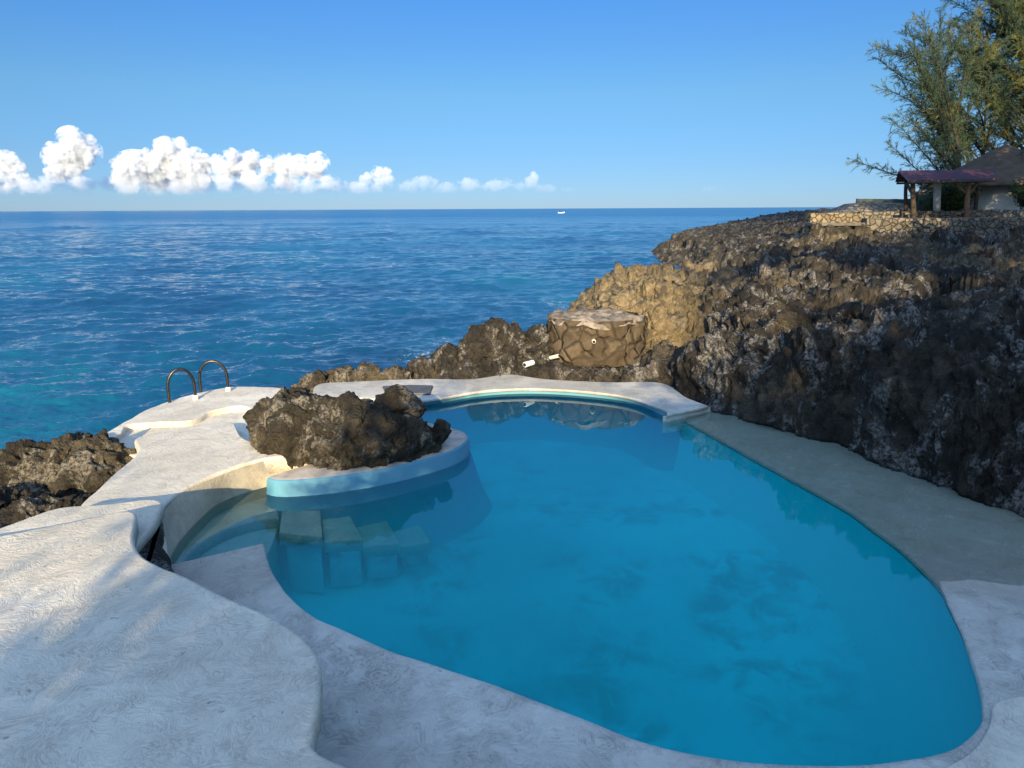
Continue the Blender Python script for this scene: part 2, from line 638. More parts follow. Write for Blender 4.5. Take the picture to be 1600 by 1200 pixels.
def m_stones(name, a, b, joint, scale=2.4):
    g = G(name)
    vec = g.mix(0.12, g.pos, g.noise(2.0, 3, out=1))
    e = g.n('TexVoronoi', 0, {'feature': 'DISTANCE_TO_EDGE'}, Vector=vec, Scale=scale)
    cell = g.n('TexVoronoi', 1, Vector=vec, Scale=scale)
    tone = g.n('SeparateColor', 0, Color=cell)
    c = g.mix(tone, a, b)
    c = g.mix(g.ramp(g.noise(9, 7, 0.65), [(0.35, 0.5), (0.6, 0.0)]), c, tuple(x * .5 for x in a))
    j = g.ramp(e, [(0.025, 1.0), (0.06, 0.0)])
    c = g.mix(j, c, joint)
    h = g.math('ADD', g.ramp(e, [(0.0, 0.0), (0.12, 1.0)]), g.math('MULTIPLY', g.noise(12, 5), 0.3))
    return g.done(g.pbr(c, 0.9, g.bump(h, 0.8, 0.08), 0.2))


M_STONE = m_stones('flagstone_wall', (0.10, 0.088, 0.07), (0.21, 0.185, 0.15), (0.03, 0.026, 0.02), 3.7)
M_STONE_LIT = m_stones('sunlit_flagstone', (0.16, 0.125, 0.08), (0.28, 0.225, 0.145), (0.045, 0.035, 0.022), 3.7)  # same flagstone, with the sun's yellow put into the stone tones
M_PLINTH = m_stones('plinth_stones', (0.06, 0.045, 0.03), (0.13, 0.10, 0.065), (0.055, 0.042, 0.028), 3.0)
M_CAP = simple('weathered_cap', (0.30, 0.25, 0.20), 0.95, 0, 4.5, 0.85, 1.0, 22)
M_CONC = simple('grey_concrete', (0.13, 0.12, 0.105), 0.9, 0, 3.0, 0.5, 0.5, 8)
M_PVC = simple('white_pipe', (0.75, 0.74, 0.70), 0.35, 0, 9, 0.12, 0.05)
M_IVORY = simple('ivory_pipe', (0.66, 0.58, 0.44), 0.45, 0, 9, 0.15, 0.05)
M_HOLLOW_SHADE = simple('hollow_shade', (0.015, 0.013, 0.012), 0.9)  # flat black standing in for the shade inside pipe mouths
M_STEEL = simple('tarnished_steel', (0.075, 0.066, 0.055), 0.34, 0.9, 20, 0.5, 0.15)
M_HATCH = simple('hatch_boards', (0.10, 0.105, 0.11), 0.8, 0, 6, 0.4, 0.3)
M_ROOF = None


def m_roof():
    g = G('ribbed_metal_roof')
    w = g.n('TexWave', 0, {'bands_direction': 'X'}, Vector=g.pos, Scale=1.6, Distortion=0.0)
    c = g.mix(g.ramp(g.noise(1.1, 6, 0.6), [(0.4, 0.0), (0.65, 1.0)]), (0.07, 0.022, 0.036), (0.034, 0.02, 0.045))
    return g.done(g.pbr(c, 0.5, g.bump(w, 0.6, 0.05), 0.4))


M_ROOF = m_roof()
M_THATCH = simple('thatch', (0.085, 0.062, 0.045), 0.95, 0, 2.0, 0.5, 0.9, 14)
M_POLE = simple('bark_post', (0.16, 0.085, 0.045), 0.85, 0, 6.0, 0.5, 0.5, 20)
M_POLE_D = simple('dark_bark_post', (0.06, 0.042, 0.03), 0.9, 0, 6.0, 0.5, 0.5, 20)
M_COLUMN = simple('painted_column', (0.50, 0.48, 0.44), 0.7, 0, 4, 0.3)
M_HUTWALL = simple('pale_render', (0.52, 0.53, 0.50), 0.85, 0, 1.5, 0.3)
M_FENCE = simple('dark_green_board', (0.028, 0.042, 0.04), 0.7, 0, 3, 0.4)
M_BOAT = simple('white_hull', (0.8, 0.8, 0.78), 0.35, 0, 3, 0.1)
M_BOATRED = simple('red_hull', (0.35, 0.10, 0.07), 0.45, 0, 3, 0.2)
M_MOTOR = simple('outboard_black', (0.03, 0.03, 0.035), 0.4)
M_BARK = simple('casuarina_bark', (0.055, 0.042, 0.032), 0.95, 0, 6, 0.4)
M_GARDEN = simple('garden_soil', (0.14, 0.12, 0.08), 0.95, 0, 1.2, 0.5, 0.5, 6)
M_HOUSE = simple('house_render', (0.55, 0.5, 0.42), 0.85, 0, 2, 0.2)


def m_leaf(name, a, b, scale=0.5):
    g = G(name)
    c = g.ramp(g.noise(scale, 4, 0.6), [(0.38, a), (0.62, b)])
    df = g.pbr(c, 0.6, None, 0.25)
    tl = g.n('BsdfTranslucent', 0, Color=c)
    return g.done(g.n('MixShader', 0, i0=0.3, i1=df, i2=tl))


M_NEEDLE = m_leaf('casuarina_needles', (0.042, 0.075, 0.048), (0.085, 0.125, 0.062))
M_NEEDLE_LIT = m_leaf('sunlit_needles', (0.085, 0.115, 0.045), (0.20, 0.20, 0.06))  # needles again, sunlight's gold put into the leaf colour
M_SHRUB = m_leaf('shrub_leaves', (0.02, 0.04, 0.018), (0.05, 0.075, 0.025))

# ------------------------------------------------------------------ the setting: sea
def polar(tans, dist):
    T, D = np.meshgrid(tans, dist, indexing='ij')
    return T * D, D


dist = np.concatenate([np.arange(9.0, 14, 0.05), np.exp(np.arange(math.log(14.0), math.log(260), 0.0043)), np.exp(np.linspace(math.log(261.0), math.log(30000.0), 330))])
tans = np.linspace(-1.0, 1.0, 660)
X, Y = polar(tans, dist)
sp = np.gradient(dist)[None, :] * np.ones_like(X)
spx = (tans[1] - tans[0]) * Y
z = np.zeros_like(X)
wr = np.random.default_rng(3)
for lam in np.concatenate([np.exp(np.linspace(math.log(0.22), math.log(3.2), 62)), np.exp(np.linspace(math.log(4), math.log(60), 18))]):
    th = R(95) + wr.normal() * 0.62
    kx, ky = math.cos(th) * 2 * math.pi / lam, math.sin(th) * 2 * math.pi / lam
    fade = ss(1.8, 3.2, lam / np.maximum(sp, spx))
    amp = 0.0080 * lam ** 0.80 if lam < 3.5 else 0.0052 * lam ** 0.85
    ph = kx * X + ky * Y + wr.uniform(0, 6.3)
    q = 0.5 + 0.5 * np.sin(ph)
    z += fade * amp * 0.85 * (2 * q - 1)
pp = np.stack([X.ravel() * 0.05, Y.ravel() * 0.05, np.zeros(X.size)], 1)
gust = (0.75 + 0.55 * fbm(pp, 3)).reshape(X.shape)
z *= np.clip(gust, 0.75, 1.25)
V = np.stack([X, Y, SEA_Z + z], 2).reshape(-1, 3)
foam = np.zeros(X.size)
for (fx, fy), r1 in (((692, 533), 0.35), ((700, 527), 0.3), ((985, 393), 2.2), ((1005, 396), 1.8), ((960, 394), 1.2), ((880, 478), .5), ((868, 470), .5), ((655, 560), 0.5)):
    c = P(fx, fy, SEA_Z)
    foam = np.maximum(foam, np.exp(-(((V[:, 0] - c[0]) / (r1 * 1.3)) ** 2 + ((V[:, 1] - c[1]) / (r1 * 2.2)) ** 2)))
F = gridf(len(tans), len(dist))
under = (V[:, 0] > -2.3) & (V[:, 1] < 14.2)                         # no sea inside the pool's shell
F = F[~under[F].all(axis=1)]
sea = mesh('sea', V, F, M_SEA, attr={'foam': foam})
tag(sea, kind='structure')


# ------------------------------------------------------------------ the setting: rocky shore on the right
def sdist(X, Y, poly):
    """signed distance to an open polyline, positive on its left"""
    best = np.full(X.shape, 1e9)
    sg = np.ones(X.shape)
    n = len(poly) - 1
    for i in range(n):
        a, b = poly[i], poly[i + 1]
        dx, dy = b[0] - a[0], b[1] - a[1]
        L2 = dx * dx + dy * dy
        t = ((X - a[0]) * dx + (Y - a[1]) * dy) / L2
        t = np.clip(t, -50 if i == 0 else 0, 50 if i == n - 1 else 1)
        qx, qy = X - (a[0] + t * dx), Y - (a[1] + t * dy)
        d = np.hypot(qx, qy)
        cr = dx * (Y - a[1]) - dy * (X - a[0])
        m = d < best
        best = np.where(m, d, best)
        sg = np.where(m, np.sign(cr), sg)
    return best * sg


foot_px = [(1750, 860, 0), (1600, 812, 0), (1500, 776, 0), (1400, 735, 0), (1300, 692, 0), (1220, 673, 0), (1160, 655, 0), (1105, 637, 0), (1030, 604, .1), (950, 602, .1), (850, 597, .1), (795, 589, .1), (740, 594, .1), (660, 594, .1), (560, 592, .1)]
foot = np.array([P(*p)[:2] for p in foot_px])
foot = np.concatenate([[[8.5, 2.0]], foot, [[-5.0, 13.9]]])[::-1]       # land lies on its left when walked left to right
coast = np.array([(-5.0, 15.4), (-3.0, 15.7), (-1.6, 16.4), (0.0, 17.6), (1.3, 19.8), (2.0, 24), (2.3, 30), (2.9, 37), (3.6, 41), (7.5, 43), (11, 47), (12.5, 58), (13.8, 72), (16.5, 86), (22, 97), (30, 112), (45, 135)], float)[::-1]
ctrl = np.array([(0, 15.3, .2), (1.8, 15.4, .05), (2.6, 15.6, .15), (1.2, 15.3, .05), (-2, 14.8, .1), (4.6, 13.6, 1.3), (5.6, 11.5, 1.6), (6.6, 9.4, 1.6), (8, 8, 1.6), (9, 12, 1.45), (6, 17, 1.2), (3, 19, .7), (4.2, 25, .45), (5, 33, .2), (6, 39, .1), (9, 38, .2), (9, 46, -.2), (12.5, 55, .2), (14, 62, .6), (16, 58, .8), (4, 29, .35), (9, 22, 1.25), (14, 20, 1.5), (14, 30, 1.5), (20, 42, 1.75), (28, 42, 1.8),
                 (13, 44, 1.0), (17, 52, 1.5), (16, 65, 1.5), (20, 82, 1.5), (30, 100, 2.4), (12, 9, 1.6), (20, 15, 1.9), (40, 43, 2.0), (24, 70, 2.3)], float)


def shore_height(X, Y):
    w = 0
    s = 0
    for cx, cy, cz in ctrl:
        sc = 1.0 + 0.12 * cy
        k = 1.0 / (((X - cx) ** 2 + (Y - cy) ** 2) / sc ** 2 + 0.12) ** 1.6
        w = w + k
        s = s + k * cz
    plat = s / w
    f = sdist(X, Y, foot)
    c = sdist(X, Y, coast)
    h = -0.45 + (plat + 0.45) * ss(-0.15, 0.55, f)
    cw = 1.0 + 0.05 * Y
    h2 = -2.6 + (plat + 2.6) * ss(-0.6 * cw, 0.9 * cw, c)
    return np.where(f < -0.35, -1.4, np.minimum(h, h2)), c, f


dist = np.concatenate([np.arange(6.0, 17.5, 0.021), np.exp(np.linspace(math.log(17.5), math.log(150), 420))])
tans = np.linspace(-0.36, 0.86, 760)
X, Y = polar(tans, dist)
Hh, Cc, Ff = shore_height(X, Y)
pq = np.stack([X.ravel(), Y.ravel(), 0 * X.ravel()], 1)
big = fbm(pq * 0.16, 3).reshape(X.shape)
lump = ridged(pq * 0.33 + 4, 4, 0.55).reshape(X.shape)
inland = ss(0.3, 2.5, Ff) * ss(0.2, 2.0, Cc) * ss(1.2, 2.4, np.hypot(X - 1.85, Y - 15.9))
bould = (pits(pq * 0.42 + 3 + 0.5 * np.stack([fbm(pq * .5, 2), fbm(pq * .5 + 9, 2), 0 * pq[:, 0]], 1)) - 0.5).reshape(X.shape)
wrp = 0.35 * np.stack([fbm(pq * 1.1 + 2, 2), fbm(pq * 1.1 + 19, 2), 0 * pq[:, 0]], 1)
crev = pits(pq * 0.85 + 11 + wrp).reshape(X.shape)
Hh = Hh + inland * (0.60 * big + 0.40 * lump * ss(8, 30, Y) + 0.25 * lump + 0.50 * bould + 0.30 * (1 - 1.6 * ss(18, 28, Y) * (1 - ss(.25, .4, X / Y))) - (0.75 + 0.45 * ss(14, 22, Y)) * np.clip(crev, 0.15, 0.9) ** 1.8)
stp = 0.42 + 0.01 * Y
tt = Hh / stp + 0.5 * fbm(pq * 0.35 + 60, 3).reshape(X.shape)
terr = stp * (np.floor(tt) + ss(0.0, 0.42, tt - np.floor(tt)) - 0.5 * fbm(pq * 0.35 + 60, 3).reshape(X.shape))
Hh = Hh + 0.7 * inland * (terr - Hh)
cap = 0.35 + 1.55 * ss(.25, .41, X / Y) + 0.012 * np.maximum(Y - 45, 0)
capw = ss(34, 44, Y)
Hh = Hh * (1 - capw) + np.minimum(Hh, cap + 0.25 * lump) * capw
V = np.stack([X, Y, Hh], 2)
tu = np.gradient(V, axis=0)
tv = np.gradient(V, axis=1)
N = np.cross(tu.reshape(-1, 3), tv.reshape(-1, 3))
N /= np.linalg.norm(N, axis=1, keepdims=True) + 1e-9
N[N[:, 2] < 0] *= -1
Nb = N.reshape(V.shape)
for _ in range(6):
    Nb[1:-1, 1:-1] = (Nb[:-2, 1:-1] + Nb[2:, 1:-1] + Nb[1:-1, :-2] + Nb[1:-1, 2:]) / 4
N = Nb.reshape(-1, 3)
N /= np.linalg.norm(N, axis=1, keepdims=True) + 1e-9
Vf = karst(V.reshape(-1, 3).astype(np.float32), N.astype(np.float32), 1.3, 1.55, 2.0)
mask = (ss(-0.3, 0.5, Ff)).ravel()[:, None]
Vf = V.reshape(-1, 3) * (1 - mask) + Vf * mask
och = np.exp(-(np.maximum(Cc - 2.0, 0) / 4.0) ** 2) * ss(15.5, 17, Y) * (1 - .8 * ss(36, 46, Y)) * (1 - ss(.19, .31, X / Y))
och = och + 0.38 * ss(13, 20, Y) * ss(0.0, .5, fbm(pq * 0.25 + 40, 4).reshape(X.shape)) * (1 - ss(40, 60, Y))
F = gridf(len(tans), len(dist))
keep = ((Ff > -0.6) & (Cc > -4 - 0.1 * Y)).ravel()
F = F[keep[F].any(axis=1)]
used = np.zeros(len(Vf), bool)
used[F.ravel()] = True
remap = np.cumsum(used) - 1
shore = mesh('rocky_shore', Vf[used], remap[F], M_ROCK, attr={'ochre': np.clip(och.ravel()[used], 0, 1)})
tag(shore, kind='structure')

# ------------------------------------------------------------------ the setting: pool
near_edge = [(413, 863), (418, 888), (432, 920), (452, 947), (482, 972), (520, 993), (562, 1011), (622, 1036), (700, 1063), (780, 1089), (850, 1116), (920, 1145), (980, 1169), (1040, 1187), (1090, 1197), (1160, 1207), (1250, 1213), (1370, 1210), (1440, 1200), (1490, 1186), (1522, 1163), (1537, 1140), (1536, 1110), (1529, 1070), (1515, 1020), (1495, 970), (1470, 922), (1442, 888), (1408, 855), (1368, 823), (1320, 790), (1230, 740), (1160, 702), (1100, 669), (1062, 649)]
far_edge = [(1064, 650), (1042, 650), (1018, 640), (990, 630), (958, 624), (900, 618), (840, 615), (785, 616), (742, 620), (690, 629), (645, 634), (610, 632), (560, 630), (520, 640)]
wall_edge = [(417, 772), (432, 776), (500, 773), (560, 765), (620, 753), (680, 737), (715, 724), (732, 711), (735, 704), (726, 694), (700, 686), (640, 672), (570, 652), (520, 640)]
# coping along the near and right side: inner edge, outer edge, a slope that dips under the water on the right
ip = crom(PL(near_edge, 0.0), 0.07, False)
L = np.concatenate([[0], np.cumsum(np.linalg.norm(np.diff(ip, axis=0), axis=1))])


def lof(px, py):
    return L[np.argmin(np.linalg.norm(ip - P(px, py, 0), axis=1))]


zi = np.interp(L, [0, lof(620, 1036), lof(1250, 1213), lof(1537, 1140), lof(1515, 1020), lof(1470, 922), lof(1408, 855), lof(1320, 790), L[-1]],
               [0.10, 0.09, 0.08, 0.075, 0.05, 0.004, -0.02, -0.035, -0.04])
zo = np.interp(L, [0, lof(1250, 1213), lof(1515, 1020), lof(1470, 922), lof(1320, 790), L[-1]], [0.10, 0.09, 0.085, -0.02, -0.03, -0.04])
outer_w = np.array([P(255, 885, .1), P(150, 900, .1), (-5, 5, 0), (-4.6, 3.4, 0), (-3.4, 1.6, 0), (0, 0.5, 0), (4.0, 0.9, 0), (7.0, 1.6, 0), (9.2, 2.6, 0), (9.0, 5.5, 0), P(1640, 800, 0) + [.4, .6, 0], P(1400, 725, 0) + [.4, .5, 0], P(1220, 664, 0) + [.4, .4, 0], P(1120, 628, 0) + [.2, .3, 0], P(1085, 630, 0)])
so = [0, lof(432, 920), lof(562, 1011), lof(700, 1063), lof(850, 1116), lof(1160, 1207), lof(1440, 1200), lof(1537, 1140), lof(1529, 1070), lof(1495, 970), lof(1408, 855), lof(1320, 790), lof(1230, 740), lof(1100, 669), L[-1]]
op = np.stack([np.interp(L, so, outer_w[:, k]) for k in range(2)] + [zo], 1)
ip[:, 2] = zi
nin = inward(ip, False)
if np.dot(nin[len(nin) // 2], op[len(op) // 2] - ip[len(ip) // 2]) > 0:
    nin = -nin                                                     # points into the pool
rows = []
wob = 0.012 * fbm(ip * 1.5, 3)[:, None]
ip = ip + nin * wob
for k, (dn, dz) in enumerate(((0.01, -0.10), (0.01, -0.05), (0.008, -0.015), (0.0, -0.004))):
    q = ip + nin * dn * np.array([1, 1, 0])
    q = q.copy()
    q[:, 2] += dz
    if k == 0:
        q[:, 2] = zi - 0.03 - 0.05 * ss(0.02, 0.09, zi)
    rows.append(q)
for t in (0.012, 0.04, 0.1, 0.2, 0.35, 0.55, 0.78, 1.0):
    q = ip * (1 - t) + op * t
    q[:, 2] += 0.006 * fbm(q * 0.8, 2)
    rows.append(q)
V = np.stack(rows, 1).reshape(-1, 3)
deck = tag(mesh('pool_deck', V, gridf(len(ip), len(rows)), M_COPE, attr={'silt': 1 - ss(-0.015, 0.02, V[:, 2] + 0.02 * fbm(V * 1.3, 3) + 1.0 * (np.repeat(zi, len(rows)) > 0.06))}), kind='structure')
# raised newer skim of plaster in the right corner
skim = slab('deck_skim', PL([(1551, 1098), (1548, 1120), (1543, 1140), (1520, 1172), (1470, 1200), (1400, 1226), (1400, 1300), (1760, 1300), (1800, 1100), (1640, 1088), (1580, 1088)], 0.105), M_DECK, 0.06, 0.015, wob=0.01)
tag(skim, kind='structure')
# far coping
fc = [(1106, 634), (1042, 648)] + [(x, y - 8) for x, y in far_edge[1:]] + [(500, 625), (500, 600), (560, 596), (660, 592), (740, 592), (795, 585), (850, 592), (950, 597), (1030, 598), (1075, 622)]
fcope = slab('far_coping', PL(fc, 0.13), M_COPE, 0.05, 0.015, corner=(0, 1), step=0.08)
tag(fcope, kind='structure')
band = crom(np.array([P(a, b, 0.0) for a, b in far_edge]), 0.08, False)


def skirt(name, line, ztop, zbot, lean, mat, kind='structure', inward_sign=1, curve=6, closed=False, parent=None):
    n = inward(line, closed) * inward_sign
    rows = []
    for k in range(curve + 1):
        t = k / curve
        q = line + n * (lean * t ** 1.6)
        q = q.copy()
        q[:, 2] = ztop + (zbot - ztop) * t
        rows.append(q)
    return mesh(name, np.stack(rows, 1).reshape(-1, 3), gridf(len(line), curve + 1, closed), mat, parent)


FLOOR_Z = -0.95
cen = np.array([1.2, 8.5, 0])


def toward(line, c):
    n = inward(line, False)
    m = len(line) // 2
    return 1 if np.dot(n[m], c - line[m]) > 0 else -1


pool_line_near = crom(PL(near_edge, 0.0), 0.07, False)
b1 = skirt('pool_wall_near', ip, np.minimum(zi - 0.02, 0.0), FLOOR_Z - 0.45, 0.5, M_BLUE, inward_sign=toward(ip, cen))
tag(b1, kind='structure')
tag(skirt('coping_end', crom(np.array([P(1036, 649.5, 0.1), P(1044, 649.5, 0.1), P(1075, 642, .1), P(1110, 634.5, 0.1)]), .05, False), 0.095, -0.2, 0.0, M_COPE), kind='structure')
b2 = tag(skirt('pool_wall_far', band, 0.10, FLOOR_Z, 0.3, M_CYAN, inward_sign=toward(band, cen)), kind='structure')
fl = PL([(300, 900), (400, 760), (520, 610), (900, 600), (1120, 640), (1700, 900), (1700, 1400), (900, 1400)], FLOOR_Z)
fx, fy = np.meshgrid(np.linspace(-4.5, 7.5, 60), np.linspace(1.2, 15.0, 60), indexing='ij')
fz = FLOOR_Z + 0.08 - 0.42 * ss(10.5, 5.0, fy.ravel()) + 0.05 * fbm(np.stack([fx.ravel() * .4, fy.ravel() * .4, 0 * fx.ravel()], 1), 2)
tag(mesh('pool_floor', np.stack([fx.ravel(), fy.ravel(), fz], 1), gridf(60, 60), M_FLOOR), kind='structure')

# shallow basin beside the curved wall
sb = slab('shallow_basin', PL([(235, 900), (262, 850), (300, 800), (345, 765), (400, 745), (432, 770)], -0.3).tolist() + PL([(440, 797), (430, 838), (417, 868)], -0.28).tolist(), M_SHELF, 0.75, 0.02, corner=(6, 8), wob=0.0)
tag(sb, kind='structure')
lg = slab('basin_ledge', PL([(230, 905), (255, 850), (290, 800), (340, 770), (395, 752), (432, 775), (436, 808), (400, 812), (352, 826), (318, 845), (292, 868), (270, 900)], -0.14), M_SHELF, 0.2, 0.03, corner=(5, 6), wob=0.004)
tag(lg, kind='structure')

# steps under water along the blue wall
steps = [([(440, 797), (500, 797), (504, 838), (436, 832)], -0.17), ([(501, 803), (546, 803), (567, 842), (506, 846)], -0.30), ([(548, 808), (604, 812), (625, 848), (566, 854)], -0.45), ([(606, 812), (650, 812), (673, 846), (624, 854)], -0.6)]
st_root = thing('pool_steps', 'submerged flight of square blocks stepping down along the blue planter wall', 'steps', P(500, 830, FLOOR_Z))
for q, zt_ in steps:
    pts_ = PL(q, zt_)
    ob_ = slab('step', pts_, M_SHELF, 0.15, 0.02, st_root, corner=(0, 1, 2, 3), wob=0.003)
    mid_ = pts_.mean(0)
    low_ = mid_ + (pts_ - mid_) * 0.82 + [0, .06, -.15]
    slab('support', low_, M_FLOOR, low_[0][2] - FLOOR_Z + .02, 0.02, ob_, corner=(0, 1, 2, 3), wob=0.003)

# water body, one closed volume reaching into its banks
wpx = [(225, 905), (240, 800), (330, 735), (440, 690), (520, 610), (640, 615), (780, 603), (860, 603), (960, 608), (1040, 630), (1110, 622), (1230, 655), (1310, 675), (1420, 722), (1520, 765), (1660, 815)]
w_out = [P(a, b, 0)[:2] for a, b in wpx] + [P(1660, 930, 0)[:2], P(1600, 1010, 0)[:2], P(1575, 1140, 0)[:2], P(1520, 1205, 0)[:2], P(1420, 1240, 0)[:2], P(1160, 1245, 0)[:2], P(980, 1200, 0)[:2], P(780, 1115, 0)[:2], P(562, 1035, 0)[:2], P(430, 985, 0)[:2], P(385, 900, 0)[:2]]
m = len(w_out)
V = [(x, y, 0.0) for x, y in w_out] + [(x, y, FLOOR_Z - 0.6) for x, y in w_out]
if area(np.array(V[:m])) < 0:
    V = V[:m][::-1] + V[m:][::-1]
F = [tuple(range(m)), tuple(range(2 * m - 1, m - 1, -1))] + [(i, m + i, m + (i + 1) % m, (i + 1) % m) for i in range(m)]
tag(mesh('pool_water', V, F, M_WATER, smooth=False), kind='structure')

# ------------------------------------------------------------------ the setting: terraces on the left
mid_o = [(127, 787), (150, 766), (182, 735), (207, 714), (215, 700), (213, 684), (290, 668), (362, 660), (371, 668), (378, 681), (400, 692), (430, 700), (470, 700), (482, 707), (400, 719), (332, 743), (280, 769), (256, 792), (262, 860), (262, 890), (180, 880), (110, 830)]
ZM = 0.375
# the wall's top edge follows the basin; below it a separate curved wall face leans slightly
tag(slab('middle_terrace', PL(mid_o, ZM), M_DECK, 0.22, 0.035, corner=(6, 13)), kind='structure')
wl = crom(PL([(486, 708), (470, 704), (400, 720), (332, 744), (280, 770), (259, 791), (253, 806)], ZM), 0.05, False)
wl2 = crom(np.array([P(486, 742, 0.0), P(455, 752, 0.0), P(400, 765, 0), P(345, 785, 0), P(305, 818, 0), P(272, 860, 0), P(262, 884, 0)]), 0.05, False)
k = len(wl)
wl2 = np.stack([np.interp(np.linspace(0, 1, k), np.linspace(0, 1, len(wl2)), wl2[:, i]) for i in range(3)], 1)
rows = []
dirn = wl2 - wl
for t, dz in ((0.0, -0.20), (0.0, -0.06), (0.03, -0.035), (0.0, -0.012)):
    pass
for t in np.linspace(0, 1, 9):
    q = wl + dirn * t
    q = q.copy()
    q[:, :2] += 0.006 * fbm(q * 2, 3)[:, None]
    q[:, 2] = ZM - 0.03 - t * (ZM - 0.03)
    rows.append(q)
q = rows[-1].copy()
q[:, 2] = -0.5
rows.append(q)
back = [r_.copy() for r_ in rows]
off = inward(wl, False)
if np.dot(off[k // 2], P(410, 830, 0) - wl[k // 2]) > 0:
    off = -off
thickrows = rows + [rows[-1] + off * 0.35, rows[0] + off * 0.35]
V = np.stack(thickrows, 1).reshape(-1, 3)
cw = mesh('basin_wall', V, gridf(k, len(thickrows)), M_SHELF)
tag(cw, 'cream plastered curved wall around the shallow corner of the pool', 'wall')

ZT = 0.62
tag(slab('upper_step', PL([(-40, 842), (40, 810), (92, 793), (170, 787), (240, 780), (253, 784), (249, 800), (238, 822), (224, 838), (200, 860), (100, 900), (-40, 900)], ZT), M_DECK, 0.12, 0.03), kind='structure')
near_o = [(-160, 862), (0, 836), (110, 815), (204, 797), (213, 800), (212, 818), (210, 842), (218, 860), (237, 875), (300, 905), (350, 930), (400, 951), (440, 971), (470, 991), (490, 1012), (501, 1034), (503, 1060), (500, 1092), (493, 1130), (486, 1164), (500, 1177), (545, 1198), (640, 1240), (760, 1300)]
ZN = 0.8
near_pts = np.concatenate([PL(near_o, ZN), np.array([(0.6, 1.6, ZN), (1.0, -3.0, ZN), (-9.0, -3.0, ZN), (-9.0, 4.0, ZN)])])
tag(slab('near_terrace', near_pts, M_DECK, 0.14, 0.035, corner=(0, 19, 24, 25, 26, 27)), kind='structure')
sup = slab('terrace_base', np.concatenate([PL([(-40, 900), (60, 870), (150, 835), (215, 805), (240, 806)], 0.6), [[*P(257, 850, .25)[:2], .6], [*P(258, 880, .09)[:2], .6]], PL([(330, 960), (430, 1040), (440, 1120), (430, 1200)], .6), np.array([(-0.8, 1.2, .6), (-0.8, -2.8, .6), (-8.8, -2.8, .6), (-8.8, 4.0, .6)])]) - [0, 0, .08], M_ROCK, 1.4, 0.05, wob=0.05)
tag(sup, kind='structure')

ZL = 0.33
land_o = [(160, 680), (178, 668), (200, 655), (258, 628), (312, 613), (362, 604), (405, 604), (440, 606), (440, 640), (395, 640), (372, 634), (330, 642), (296, 657), (240, 660), (200, 664), (190, 676), (172, 684)]
tag(slab('ladder_landing', PL(land_o, ZL), M_DECK, 0.5, 0.03, wob=0.03), kind='structure')
tag(slab('channel_step', PL([(165, 690), (190, 664), (260, 640), (400, 622), (430, 660), (400, 690), (215, 712)], 0.24), M_DECK, 0.8, 0.03), kind='structure')
# rock under the terraces down to the sea
rk = [((-4.2, 9.9, -.9), (.9, 1.6, .75), 0.2), ((-4.6, 8.0, -.8), (.8, 1.0, .75), 0), ((-3.7, 12.0, -.85), (1.1, 1.0, .75), 0.1), ((-6.2, 5.8, -.7), (1.4, 1.2, .85), 0), ((-2.2, 12.9, -.95), (1.2, .6, .75), 0)]
tag(blob_rock('terrace_bedrock', rk, M_ROCK, (-3.6, 9, -1.4), 0.05, 0.45, 0.6, 9), 'dark bedrock rising from the sea beneath the pale terraces', 'rock')

# ------------------------------------------------------------------ planter wall and loose rocks
po = crom(PL(wall_edge, 0.0), 0.06, False)
pn = inward(po, False)
if np.dot(pn[10], np.array(P(520, 900, 0)) - po[10]) < 0:
    pn = -pn                                                       # out into the pool
ZP = 0.21
rows = []
for dn, zz in ((0.34, FLOOR_Z), (0.16, -0.55), (0.06, -0.2), (0.0, 0.0), (-0.015, ZP - 0.03), (-0.025, ZP - 0.008), (-0.045, ZP)):
    q = po + pn * (dn + 0.006 * fbm(po * 2.2, 3)[:, None])
    q = q.copy()
    q[:, 2] = zz
    rows.append(q)
plan = thing('planter_wall', 'sky blue painted curved wall standing in the pool around the big rock', 'wall', P(560, 765, -.9))
mesh('wall_face', np.stack(rows, 1).reshape(-1, 3), gridf(len(po), len(rows)), M_CYAN, plan)
q0 = rows[-1]
cc = np.array([*(P(570, 700, ZP)[:2]), ZP])
tr = []
for t in (0, 0.03, 0.25, 0.6, 1.0):
    q = q0 * (1 - t) + cc * t
    q = q.copy()
    q[:, 2] = ZP + (0.008 if t > 0 else 0)
    tr.append(q)
mesh('wall_top', np.stack(tr, 1).reshape(-1, 3), gridf(len(po), len(tr)), simple('worn_cap', (0.50, 0.44, 0.38), 0.9, 0, 4, .5, .5, 20), plan)


def at(px, py, z, dy=0.0):
    p = P(px, py, z)
    return (p[0], p[1] + dy, z)


b0 = P(545, 738, 0.2)


def rel(x, y, z):
    return (b0[0] + x, b0[1] + y, z)


# main rock: wide crown, spur to the right, pinnacle behind
rb = [(rel(-.75, .75, .45), (.72, .62, .58), .1), (rel(-1.05, .95, .55), (.5, .5, .45), 0), (rel(-.25, .6, .42), (.62, .6, .54), 0), (rel(.25, .55, .32), (.5, .5, .5), .2), (rel(.62, .75, .25), (.5, .42, .36), .3),
      (rel(.92, .95, .20), (.3, .28, .22), 0), (rel(.45, 1.25, .55), (.2, .18, .48), 0), (rel(.62, 1.3, .5), (.14, .14, .36), 0), (rel(-.15, .30, .15), (.42, .33, .33), 0), (rel(1.14, 1.0, .28), (.14, .12, .18), 0)]
tag(blob_rock('large_rock', rb, M_ROCK2, tuple(rel(0, .6, 0)), 0.016, 0.60, 0.9, 1.0, tuck=0.21), 'large brown karst boulder with a thin pinnacle, set behind the blue planter wall', 'rock')

